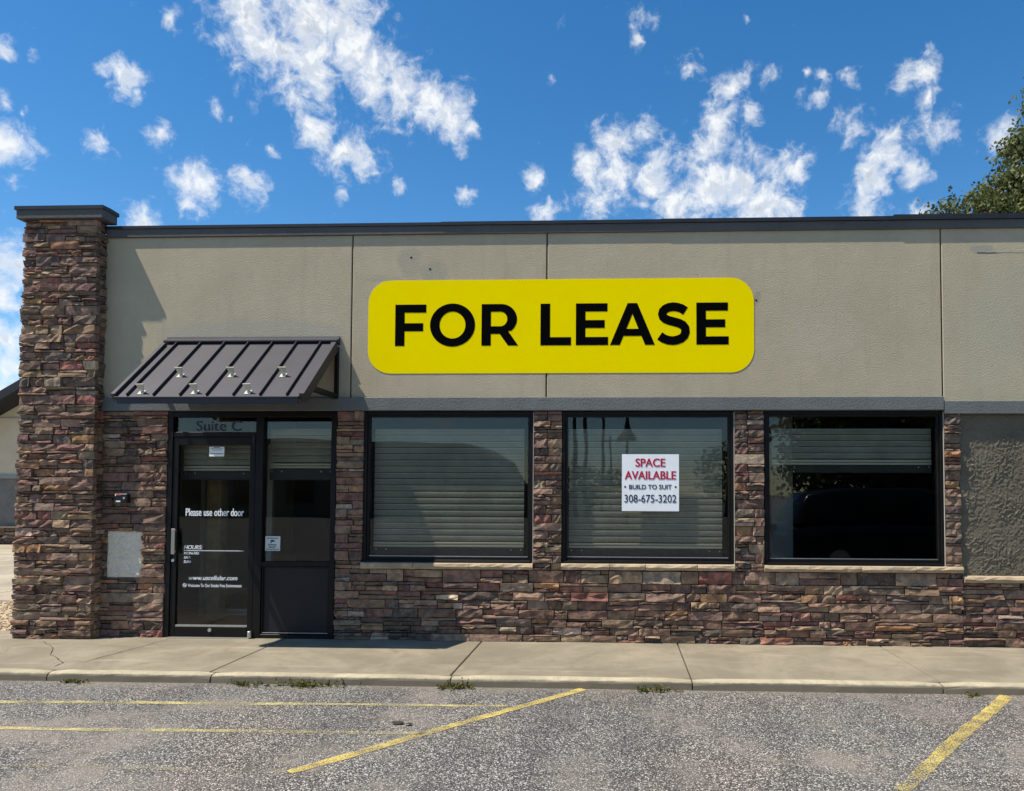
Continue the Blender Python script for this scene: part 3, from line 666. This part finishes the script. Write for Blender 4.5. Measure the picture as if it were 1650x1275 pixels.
# ------------------------------------------------------------------ stone pillar at the left corner
PL = thing('stone_pillar', 'tall stacked stone pillar with dark cap at the left corner of the facade', 'pillar', (-6.1, 0, 0))
pc = box('pillar_core', -6.49, -5.745, -.115, .029, -.05, 4.56, 'mortar', PL)
acc = []
def lean(v): return .055*(1-v/4.55)
def fr_front(u, v, w):
    t_ = (u+6.54)/(.84); return Vector((u+t_*lean(v)*.9-(1-t_)*0*v, -.165-w, v))
lay(-6.54, -5.70, 0, 4.562, fr_front, acc, back=-.055, depth=(-.014, .020), hmin=.074, hmax=.110, lmin=.12, lmax=.34)
fr_right = lambda u, v, w: Vector((-5.705+w+lean(v)*.85, u, v))
accS = []
lay(-.115, .02, 0, 4.562, fr_right, accS, back=-.045, depth=(-.012, .012), lmin=.1, lmax=.2)
fr_left = lambda u, v, w: Vector((-6.53-w, -u, v))
lay(-.029, .115, 0, 4.562, fr_left, accS, back=-.045, depth=(-.012, .012), lmin=.12, lmax=.3)
for i, s in enumerate(accS): accS[i] = (s[0]*.01, *s[1:])
emit(acc+accS, pc)
box('cap_trim', -6.585, -5.612, -.225, .028, 4.564, 4.668, 'trim_dark', PL, .006)
bm = bmesh.new(); prism(bm, [(-.238, 4.660), (-.238, 4.700), (-.1, 4.706), (.04, 4.700), (.04, 4.660)][::-1], -6.598, -5.600)
obj('cap_coping', bm, 'coping_metal', PL)

# ------------------------------------------------------------------ awning over the entrance
A = thing('metal_awning', 'dark standing seam metal awning over the glass entrance door', 'awning', (-4.01, 0, 2.5))
AX0, AX1 = -4.978, -3.045; AT = (-.02, 3.245); AF = (-.92, 2.522)
def sl(y): return AT[1]+(y-AT[0])*(AF[1]-AT[1])/(AF[0]-AT[0])
nrm = Vector((0, AF[1]-AT[1], -(AF[0]-AT[0]))).normalized(); nrm = nrm if nrm.z > 0 else -nrm
seams = [AX0+.15+.2665*i for i in range(7)]
edges = [AX0+.045]+seams+[AX1-.055]
def slab_on_slope(bm, x0, x1, ya, yb, h0, h1):
    P = [Vector((0, ya, sl(ya)))+nrm*h0, Vector((0, ya, sl(ya)))+nrm*h1, Vector((0, yb, sl(yb)))+nrm*h1, Vector((0, yb, sl(yb)))+nrm*h0]
    prism(bm, [(p.y, p.z) for p in P], x0, x1)
for a, b_ in zip(edges, edges[1:]):
    bm = bmesh.new(); slab_on_slope(bm, a+.002, b_-.002, AF[0], AT[0]-.02, -.006, 0); obj('roof_pan', bm, 'awning_metal', A)
for x in seams:
    bm = bmesh.new(); slab_on_slope(bm, x-.005, x+.005, AF[0]+.004, AT[0]-.03, .0005, .030); obj('seam', bm, 'awning_metal', A, .002)
bm = bmesh.new(); prism(bm, [(-.001, 3.20), (-.001, 3.292), (-.018, 3.292), (-.026, 3.268), (-.095, sl(-.095)+.052), (-.095, sl(-.095)+.040), (-.03, 3.20)], AX0, AX1); obj('head_flashing', bm, 'awning_metal', A)
for x0, x1 in ((AX0, AX0+.044), (AX1-.054, AX1)):
    bm = bmesh.new(); slab_on_slope(bm, x0, x1, AF[0]-.004, AT[0]-.075, -.075, .034); obj('rake_trim', bm, 'awning_metal', A, .003)
bm = bmesh.new(); bx(bm, AX0+.046, AX1-.056, -.945, -.925, 2.452, 2.517); bx(bm, AX0+.046, AX1-.056, -.958, -.9455, 2.504, 2.517); bx(bm, AX0+.046, AX1-.056, -.9245, -.90, 2.452, 2.462); obj('fascia', bm, 'awning_metal', A, .002)
for x in (AX0+.003, AX1-.043):
    fr = bmesh.new(); bx(fr, x, x+.04, -.050, -.010, 2.60, 3.17)
    bx(fr, x, x+.04, -.74, -.0505, 2.60, 2.655); obj('side_frame', fr, 'bronze', A, .002)
bm = bmesh.new(); slab_on_slope(bm, AX0+.046, AX1-.056, AF[0]+.02, AT[0]-.09, -.05, -.012); obj('soffit', bm, 'bronze', A)
def guard(x, y):
    z = sl(y)
    def T(p): q = Vector((0, y, z))+Vector((0, AF[0]-AT[0], AF[1]-AT[1])).normalized()*p[1]+nrm*p[2]; return (x+p[0], q.y, q.z)
    bm = bmesh.new(); v = [bm.verts.new(T(p)) for p in ((-.030, -.02, .001), (.030, -.02, .001), (.030, .05, .001), (-.030, .05, .001), (-.030, -.02, .006), (.030, -.02, .006), (.030, .05, .006), (-.030, .05, .006))]
    for q in ((3,2,1,0),(4,5,6,7),(0,1,5,4),(1,2,6,5),(2,3,7,6),(3,0,4,7)): bm.faces.new([v[i] for i in q])
    f1_ = ((-.016, .0), (.016, .0), (.040, .085), (-.040, .085))
    fa = [bm.verts.new(T((u_, -.006+w_*.0, .006+w_))) for u_, w_ in f1_]; fb = [bm.verts.new(T((u_, .002, .006+w_))) for u_, w_ in f1_]
    for i in range(4): bm.faces.new((fa[i], fa[(i+1) % 4], fb[(i+1) % 4], fb[i]))
    bm.faces.new(fa[::-1]); bm.faces.new(fb)
    ga = [bm.verts.new(T(p)) for p in ((-.004, -.02, .006), (-.004, -.006, .006), (-.004, -.006, .07))]; gb_ = [bm.verts.new(T((p[0]+.008, p[1], p[2]))) for p in ((-.004, -.02, .006), (-.004, -.006, .006), (-.004, -.006, .07))]
    bm.faces.new(ga); bm.faces.new(gb_[::-1])
    for i in range(3): bm.faces.new((ga[i], gb_[i], gb_[(i+1) % 3], ga[(i+1) % 3]))
    bmesh.ops.recalc_face_normals(bm, faces=bm.faces[:]); obj('snow_guard', bm, 'guard_plastic', A)
for x in (-4.71, -4.17, -3.635): guard(x, -.855)
for x in (-4.47, -3.935, -3.40): guard(x, -.60)

# ------------------------------------------------------------------ signs and small fittings
SG = thing('lease_sign', 'large yellow rounded sign reading FOR LEASE on the upper stucco wall', 'sign', (-.65, 0, 2.88))
def rrect(x0, x1, z0, z1, r, n=10):
    P = []
    for cx, cz, a0 in ((x1-r, z1-r, 0), (x0+r, z1-r, 90), (x0+r, z0+r, 180), (x1-r, z0+r, 270)):
        P += [(cx+r*math.cos(math.radians(a0+90*i/n)), cz+r*math.sin(math.radians(a0+90*i/n))) for i in range(n+1)]
    return P
bm = bmesh.new(); prism(bm, rrect(-2.735, 1.450, 2.882, 3.905, .25), -.0040, -.0005, 'y'); obj('panel', bm, 'yellow_panel', SG)
def curve_mesh(loops, y):
    cu = bpy.data.curves.new('g', 'CURVE'); cu.dimensions = '2D'; cu.fill_mode = 'BOTH'
    for L in loops:
        s = cu.splines.new('POLY'); s.points.add(len(L)-1); s.use_cyclic_u = True
        for p, q in zip(s.points, L): p.co = (q[0], q[1], 0, 1)
    o = bpy.data.objects.new('g', cu); COL.objects.link(o); bpy.context.view_layer.update()
    me = bpy.data.meshes.new_from_object(o.evaluated_get(bpy.context.evaluated_depsgraph_get()))
    bpy.data.objects.remove(o); bpy.data.curves.remove(cu)
    bm = bmesh.new(); bm.from_mesh(me); bmesh.ops.remove_doubles(bm, verts=bm.verts[:], dist=1e-6)
    for v in bm.verts: v.co = Vector((v.co.x, y, v.co.y))
    r_ = bmesh.ops.extrude_face_region(bm, geom=bm.faces[:])
    for v in [e for e in r_['geom'] if isinstance(e, bmesh.types.BMVert)]: v.co.y -= .0015
    bmesh.ops.recalc_face_normals(bm, faces=bm.faces[:]); bm.to_mesh(me); bm.free(); me.materials.clear(); return me
def arc(cx, cy, rx, ry, a0, a1, n=24): return [(cx+rx*math.cos(math.radians(a0+(a1-a0)*i/n)), cy+ry*math.sin(math.radians(a0+(a1-a0)*i/n))) for i in range(n+1)]
def glyph(ch):
    s = .225; t_ = .195
    if ch == 'F': return .74, [[(0,0),(s,0),(s,.355),(.67,.355),(.67,.355+t_),(s,.355+t_),(s,1-t_),(.74,1-t_),(.74,1),(0,1)]]
    if ch == 'E': return .76, [[(0,0),(.76,0),(.76,t_),(s,t_),(s,.41),(.68,.41),(.68,.41+t_*.97),(s,.41+t_*.97),(s,1-t_),(.745,1-t_),(.745,1),(0,1)]]
    if ch == 'L': return .72, [[(0,0),(.72,0),(.72,t_),(s,t_),(s,1),(0,1)]]
    if ch == 'O': return 1.08, [arc(.54,.5,.54,.52,0,360,48)[:-1], arc(.54,.5,.31,.325,0,360,48)[:-1]]
    if ch == 'A': return 1.08, [[(0,0),(.235,0),(.325,.215),(.755,.215),(.845,0),(1.08,0),(.655,1),(.425,1)], [(.395,.385),(.54,.74),(.685,.385)]]
    if ch == 'R':
        o_ = [(0,0),(s,0),(s,.28),(.44,.28),(.64,0),(.885,0),(.645,.345)] + arc(.47,.635,.385,.365,-58,90,18)[1:] + [(0,1)]
        return .885, [o_, [(s,.465),(.455,.465)] + arc(.455,.64,.165,.175,-80,80,12) + [(.455,.815),(s,.815)]]
    if ch == 'S':
        P = arc(.415, .715, .285, .185, 38, 180, 16)+arc(.415, .715, .285, .185, 180, 245, 8)[1:]
        P = [(.70, .80), (.60, .865), (.50, .896), (.40, .905), (.30, .892), (.215, .855), (.160, .80), (.142, .73), (.16, .665), (.215, .615), (.30, .58), (.42, .548), (.54, .515), (.635, .468), (.690, .40), (.700, .30), (.670, .215), (.60, .15), (.50, .112), (.395, .095), (.285, .108), (.175, .148), (.08, .215)]
        L = []; Rr = []
        for i, p in enumerate(P):
            a = Vector(P[max(0, i-1)]); b_ = Vector(P[min(len(P)-1, i+1)]); d = (b_-a).normalized(); n_ = Vector((-d.y, d.x))*.105
            L.append((p[0]+n_.x, p[1]+n_.y)); Rr.append((p[0]-n_.x, p[1]-n_.y))
        return .83, [L+Rr[::-1]]
for ch, x0, x1 in (('F', -2.437, -2.096), ('O', -2.053, -1.558), ('R', -1.487, -1.086), ('L', -.844, -.512), ('E', -.460, -.112), ('A', -.091, .392), ('S', .408, .778), ('E', .836, 1.180)):
    w, L = glyph(ch); z0, z1 = 3.183, 3.638; k_ = (x1-x0)/w
    mobj('letter', curve_mesh([[(x0+p[0]*k_, z0+p[1]*(z1-z0)) for p in l] for l in L], -.0045), 'black_vinyl', SG)

WS = thing('space_available_sign', 'white square SPACE AVAILABLE sign with red and navy lettering in the middle window', 'sign', (.346, .045, 1.396))
bm = bmesh.new(); bx(bm, .040, .652, .046, .0495, 1.396, 2.008); obj('board', bm, 'white_board', WS)
WY = .0455
lettering('SPACE', .346, 1.917, .315, .088, WY, 'red_ink', WS, bold=.035)
lettering('AVAILABLE', .346, 1.781, .545, .088, WY, 'red_ink', WS, bold=.035)
lettering('BUILD TO SUIT', .346, 1.656, .455, .048, WY, 'navy_ink', WS, bold=.022)
for x in (.075, .616):
    bm = bmesh.new(); cyl(bm, (x, WY-.0006, 1.656), .011, .0012); obj('bullet', bm, 'navy_ink', WS)
lettering('308-675-3202', .346, 1.530, .555, .084, WY, 'navy_ink', WS, bold=.006)

rd = thing('access_reader', 'small black wall reader with red strip on the stone beside the door', 'reader', (-5.42, -.03, 1.46))
box('housing', -5.485, -5.345, -.085, -.02, 1.462, 1.562, 'black_plastic', rd, .005)
box('light_strip', -5.462, -5.415, -.087, -.0852, 1.543, 1.552, 'red_light', rd)
box('paper_tag', -5.468, -5.417, -.087, -.0852, 1.472, 1.488, 'white_vinyl', rd)
box('paper_tag', -5.478, -5.468, -.087, -.0852, 1.538, 1.556, 'white_vinyl', rd)
bm = bmesh.new(); cyl(bm, (-5.375, -.088, 1.515), .012, .008); obj('button', bm, 'steel', rd)

# ------------------------------------------------------------------ plants
def leaf_mesh(leaves, name):
    V = []; F = []; C = []
    for c_, d, up, L, w, t_ in leaves:
        s = d.cross(up).normalized()*w; o_ = len(V)
        V += [c_, c_+d*L*.5+s, c_+d*L, c_+d*L*.5-s]; F.append((o_, o_+1, o_+2, o_+3)); C += [t_]*4
    me = bpy.data.meshes.new(name); me.from_pydata([tuple(v) for v in V], [], F); me.update()
    at = me.color_attributes.new('tone', 'FLOAT_COLOR', 'POINT'); at.data.foreach_set('color', [q for t_ in C for q in (t_, t_, t_, 1)])
    return me
def rv(r_): 
    while True:
        v = Vector((r_.uniform(-1, 1), r_.uniform(-1, 1), r_.uniform(-1, 1)))
        if .05 < v.length < 1: return v.normalized()
def weed(x0, x1, n, h, label):
    r_ = random.Random(int(x0*1000)); cx = (x0+x1)/2; t_ = thing('weed', label, 'weed', (cx, KY-.03, LOT), 'weeds along the kerb'); L = []
    for i in range(n):
        b_ = Vector((r_.gauss(cx, (x1-x0)*.26), KY-.035-abs(r_.gauss(0, .035)), LOT+.002)); d = Vector((r_.gauss(0, .7), r_.gauss(-.25, .6), r_.uniform(.15, 1.0))).normalized()
        ln = h*r_.uniform(.3, .95)
        L.append((b_, d, rv(r_), ln, .004, r_.random()))
        for k_ in range(5):
            q = b_+d*ln*r_.uniform(.3, 1); L.append((q, (d*.4+rv(r_)).normalized(), rv(r_), r_.uniform(.012, .028), r_.uniform(.005, .010), r_.random()))
    mobj('foliage', leaf_mesh(L, 'foliage'), 'weed', t_)
weed(-4.86, -4.62, 26, .05, 'low sparse weed under the kerb below the left end of the awning')
weed(-3.34, -3.06, 30, .06, 'thin weed clump at the kerb just right of the kerb joint below the door')
weed(-2.95, -2.38, 95, .075, 'widest green weed clump at the kerb below the glass sidelight')
weed(-1.52, -1.22, 55, .08, 'weed clump growing at the kerb joint below the leftmost window')
weed(.15, .44, 45, .065, 'weed clump at the kerb below the white square sign')
weed(2.88, 3.02, 14, .04, 'tiny weed sprig at the kerb beside the right parking line')

def tree(name, label, base, lobes, h_trunk, nclump, nleaf, lsize, seed, spread=.38):
    r_ = random.Random(seed); T_ = thing(name, label, 'tree', base); base = Vector(base)
    bm = bmesh.new(); top = base+Vector((0, 0, h_trunk))
    tube(bm, [base, base+Vector((.05, .03, h_trunk*.4)), top], [.34, .27, .2], 10)
    L = []; tw = 0
    for li, (cx, cy, cz, rx, ry, rz) in enumerate(lobes):
        c_ = Vector((cx, cy, cz)); mid_ = top.lerp(c_, .5)+Vector((0, 0, .4))
        tube(bm, [top-Vector((0, 0, .3)), mid_, c_], [.15, .10, .05], 7)
        vol = (rx*ry*rz)**(2/3); nc = int(nclump*vol/4)
        for i in range(nc):
            d = rv(r_); k_ = r_.uniform(.35, 1.02)**.5 if r_.random() < .85 else r_.uniform(.9, 1.18)
            q = c_+Vector((d.x*rx, d.y*ry, d.z*rz))*k_
            if r_.random() < .55: tube(bm, [c_.lerp(q, .15), c_.lerp(q, .6)+Vector((0, 0, .15)), q], [.035, .02, .007], 4, False)
            sp = spread*r_.uniform(.6, 1.3); tone = r_.uniform(.15, .85)
            for j in range(nleaf):
                p = q+Vector((r_.gauss(0, sp), r_.gauss(0, sp), r_.gauss(-.12, sp*.75)))
                dd = (rv(r_)+Vector((0, 0, -.6))).normalized()
                L.append((p, dd, rv(r_), lsize*r_.uniform(.7, 1.3), lsize*r_.uniform(.22, .36), min(1, max(0, tone+r_.gauss(0, .18)))))
    obj('trunk', bm, 'bark', T_); mobj('crown', leaf_mesh(L, 'crown'), 'leaf', T_)
tree('tree', 'leafy green tree rising behind the roof at the right edge', (13.4, 14, 0), [(12.6, 14, 9.6, 2.1, 2.2, 1.8), (13.6, 14.5, 11.2, 1.9, 2, 1.9), (11.0, 13.8, 9.7, 1.15, 1.1, 1.05), (9.45, 13.9, 9.45, .55, .6, .5), (14.8, 14, 9.5, 2.5, 2.5, 2.2), (12.1, 14, 11.4, 1.0, .9, 1.0), (12.35, 14, 13.0, .6, .6, .8)], 5.0, 210, 60, .14, 5, .2)

# ------------------------------------------------------------------ neighbouring building seen past the pillar
NB = thing('neighbour_building', 'beige and grey building with dark sloping roof far left behind the pillar', 'building', (-15, 14, 0))
box('upper_wall', -20.5, -8.5, 14.0, 20, 2.05, 3.75, 'far_beige', NB); box('trim_course', -20.52, -8.48, 13.94, 20.02, 1.94, 2.049, 'far_trim', NB)
box('lower_wall', -20.5, -8.5, 14.01, 20, .0, 1.939, 'far_grey', NB)
acc = []; lay(-20.5, -15.5, 0, .47, lambda u, v, w: Vector((u, 13.95-w, v)), acc, back=-.05, lmin=.2, lmax=.55)
sb = box('stone_base', -20.5, -8.5, 13.96, 14.005, -.05, .46, 'mortar', NB); emit(acc, sb)
box('base_cap', -20.5, -8.5, 13.86, 14.005, .475, .52, 'sill_stone', NB)
bm = bmesh.new(); prism(bm, [(-20.5, 3.75), (-8.5, 3.75), (-14.5, 6.0)], 14.05, 19.9, 'y'); obj('gable', bm, 'far_beige', NB)
bm = bmesh.new(); prism(bm, [(-21.6, 1.93+.18), (-14.5, 6.16-.02), (-7.4, 2.11), (-7.4, 2.36), (-14.5, 6.42), (-21.6, 2.36)][::-1], 13.2, 20.6, 'y'); obj('roof', bm, 'far_roof', NB)

# ------------------------------------------------------------------ across the lot: what the windows mirror
OB = thing('opposite_building', 'low brown flat roofed building across the lot mirrored in the left window', 'building', (-16, -42, LOT))
bm = bmesh.new(); prism(bm, [(-30, LOT), (-5.2, LOT), (-5.2, 2.0), (-7.0, 2.3), (-7.6, 3.1), (-8.0, 3.8), (-9.4, 4.65), (-30, 5.1)], -50, -40, 'y'); obj('walls', bm, 'lot_brick', OB)
for i in range(6): box('window', -28+i*3.4, -26.2+i*3.4, -39.99, -39.9, .8, 2.4, 'car_glass', OB)
box('entrance_door', -7.6, -6.5, -39.99, -39.9, LOT, 2.1, 'car_glass', OB)
def pole(x, y, h_, label, arms=2):
    t_ = thing('utility_pole', label, 'pole', (x, y, LOT), 'utility poles across the lot'); bm = bmesh.new(); tube(bm, [(x, y, LOT), (x, y, h_)], [.17, .11], 8); obj('post', bm, 'wood_pole', t_)
    for k_ in range(arms): box('crossarm', x-1.3, x+1.3, y-.06, y+.06, h_-.6-k_*1.1, h_-.45-k_*1.1, 'wood_pole', t_)
pole(-3.0, -46, 10, 'nearest tall utility pole mirrored in the middle window'); pole(-2.3, -47, 9.4, 'slimmer utility pole close beside the nearest one'); pole(-1.4, -60, 9, 'middle distance utility pole mirrored in the window', 1); pole(-.9, -80, 8, 'farthest utility pole mirrored in the window', 1)
lp = thing('street_lamp', 'dark bell shaped street lamp mirrored behind the white square sign', 'street lamp', (.45, -30, LOT))
bm = bmesh.new(); tube(bm, [(.45, -30, LOT), (.45, -30, 4.2)], [.07, .05], 8); obj('post', bm, 'lamp_green', lp)
bm = bmesh.new(); tube(bm, [(.45, -30, 4.15), (.45, -30, 4.3), (.45, -30, 4.7), (.45, -30, 5.1), (.45, -30, 5.6)], [.5, .45, .16, .10, .02], 12); obj('shade', bm, 'lamp_green', lp)
tree('tree', 'big dark tree across the lot mirrored in the right window', (11.0, -24, LOT), [(11, -24, 5.6, 3.8, 2.6, 3.4), (8.7, -24, 4.6, 1.7, 1.8, 2.6), (13.5, -24.5, 4.6, 2.6, 2.5, 3.4), (10.5, -24.5, 2.4, 3.6, 1.5, 1.8)], 2.0, 120, 34, .28, 9, .4)
tree('tree', 'round tree across the lot mirrored at the right of the middle window', (7.4, -44, LOT), [(7.4, -44, 2.9, 1.8, 1.6, 1.9)], 1.2, 60, 30, .26, 10, .4)
tree('tree', 'low bushy tree below the utility poles across the lot', (-2.4, -52, LOT), [(-3, -52, 2.4, 2.4, 1.6, 1.6), (.2, -54, 2.0, 2.2, 1.5, 1.3)], .8, 50, 26, .3, 12, .45)

# dark parked car, mirrored in the right window
CX, CY = 5.75, -7.8
V_ = thing('parked_car', 'black sport utility car parked in the lot, mirrored in the right window', 'car', (CX, CY, LOT))
def loft(secs, name, mat):
    bm = bmesh.new(); rings = [[bm.verts.new((CX+x, CY+y, LOT+z)) for x, y, z in s] for s in secs]; n = len(rings[0])
    for a, b_ in zip(rings, rings[1:]):
        for k_ in range(n): bm.faces.new((a[k_], a[(k_+1) % n], b[(k_+1) % n], b[k_])) if False else bm.faces.new((a[k_], a[(k_+1) % n], b_[(k_+1) % n], b_[k_]))
    bm.faces.new(rings[0]); bm.faces.new(rings[-1][::-1]); bmesh.ops.recalc_face_normals(bm, faces=bm.faces[:]); return obj(name, bm, mat, V_, 0, True)
def sec(x, zb, zt, hw): return [(x, -hw*.94, zb), (x, -hw, zb+.12), (x, -hw, (zb+zt)*.55), (x, -hw*.96, zt-.05), (x, -hw*.86, zt), (x, hw*.86, zt), (x, hw*.96, zt-.05), (x, hw, (zb+zt)*.55), (x, hw, zb+.12), (x, hw*.94, zb)]
loft([sec(-2.42, .45, .80, .78), sec(-2.36, .36, 1.02, .90), sec(-1.5, .30, 1.10, .95), sec(0, .28, 1.10, .96), sec(1.1, .30, 1.08, .95), sec(2.1, .34, .98, .92), sec(2.4, .42, .84, .80)], 'body', 'car_paint')
def csec(x, zt, hw0, hw1): return [(x, -hw0, 1.07), (x, -hw1, zt-.08), (x, -hw1*.88, zt), (x, hw1*.88, zt), (x, hw1, zt-.08), (x, hw0, 1.07)]
loft([csec(-2.30, 1.16, .86, .80), csec(-2.0, 1.68, .87, .74), csec(-1.2, 1.78, .88, .72), csec(.2, 1.77, .88, .72), csec(.75, 1.66, .87, .72), csec(1.35, 1.12, .86, .80)], 'cabin', 'car_paint')
for s in (-1, 1):
    for a, b_ in ((-1.85, -.95), (-.85, .0), (.1, .80)):
        bm = bmesh.new(); v = [bm.verts.new((CX+x, CY+s*(.90 if z < 1.3 else .785), LOT+z)) for x, z in ((a, 1.16), (b_, 1.16), (b_-.08, 1.6), (a+.06, 1.6))]; bm.faces.new(v)
        e_ = bmesh.ops.extrude_face_region(bm, geom=bm.faces[:])
        for q in [g for g in e_['geom'] if isinstance(g, bmesh.types.BMVert)]: q.co.y -= s*.02
        obj('side_window', bm, 'car_glass', V_)
    for x in (-1.45, 1.48):
        bm = bmesh.new(); cyl(bm, (CX+x, CY+s*.84, LOT+.36), .36, .24, 'y', 22); w_ = obj('wheel', bm, 'tyre', V_, .02)
        bm = bmesh.new(); cyl(bm, (CX+x, CY+s*.965, LOT+.36), .22, .02, 'y', 16); obj('rim', bm, 'steel', w_)
    bm = bmesh.new(); bx(bm, CX+2.30, CX+2.40, CY+s*.66-.13, CY+s*.66+.13, LOT+.72, LOT+.84); obj('headlight', bm, 'headlight', V_, .02)
    bm = bmesh.new(); bx(bm, CX-2.44, CX-2.36, CY+s*.74-.08, CY+s*.74+.08, LOT+.75, LOT+1.0); obj('tail_light', bm, 'tail_red', V_, .01)

# leaf litter on the asphalt
for x, y, r_ in ((-1.59, -2.69, .05), (-1.50, -2.72, .035)):
    bm = bmesh.new(); v = [bm.verts.new((x+r_*math.cos(a)*rnd.uniform(.6, 1.2), y+r_*.6*math.sin(a)*rnd.uniform(.6, 1.2), LOT+.006+rnd.uniform(0, .015))) for a in [i*.7854 for i in range(8)]]
    c_ = bm.verts.new((x, y, LOT+.02))
    for i in range(8): bm.faces.new((c_, v[i], v[(i+1) % 8]))
    tag(obj('dry_leaf', bm, 'dry_leaf'), 'dark dry leaf lying on the asphalt above the yellow line' if r_ == .05 else 'smaller scrap of dry leaf beside the dark dry leaf', 'leaf', 'dry leaves on the asphalt')
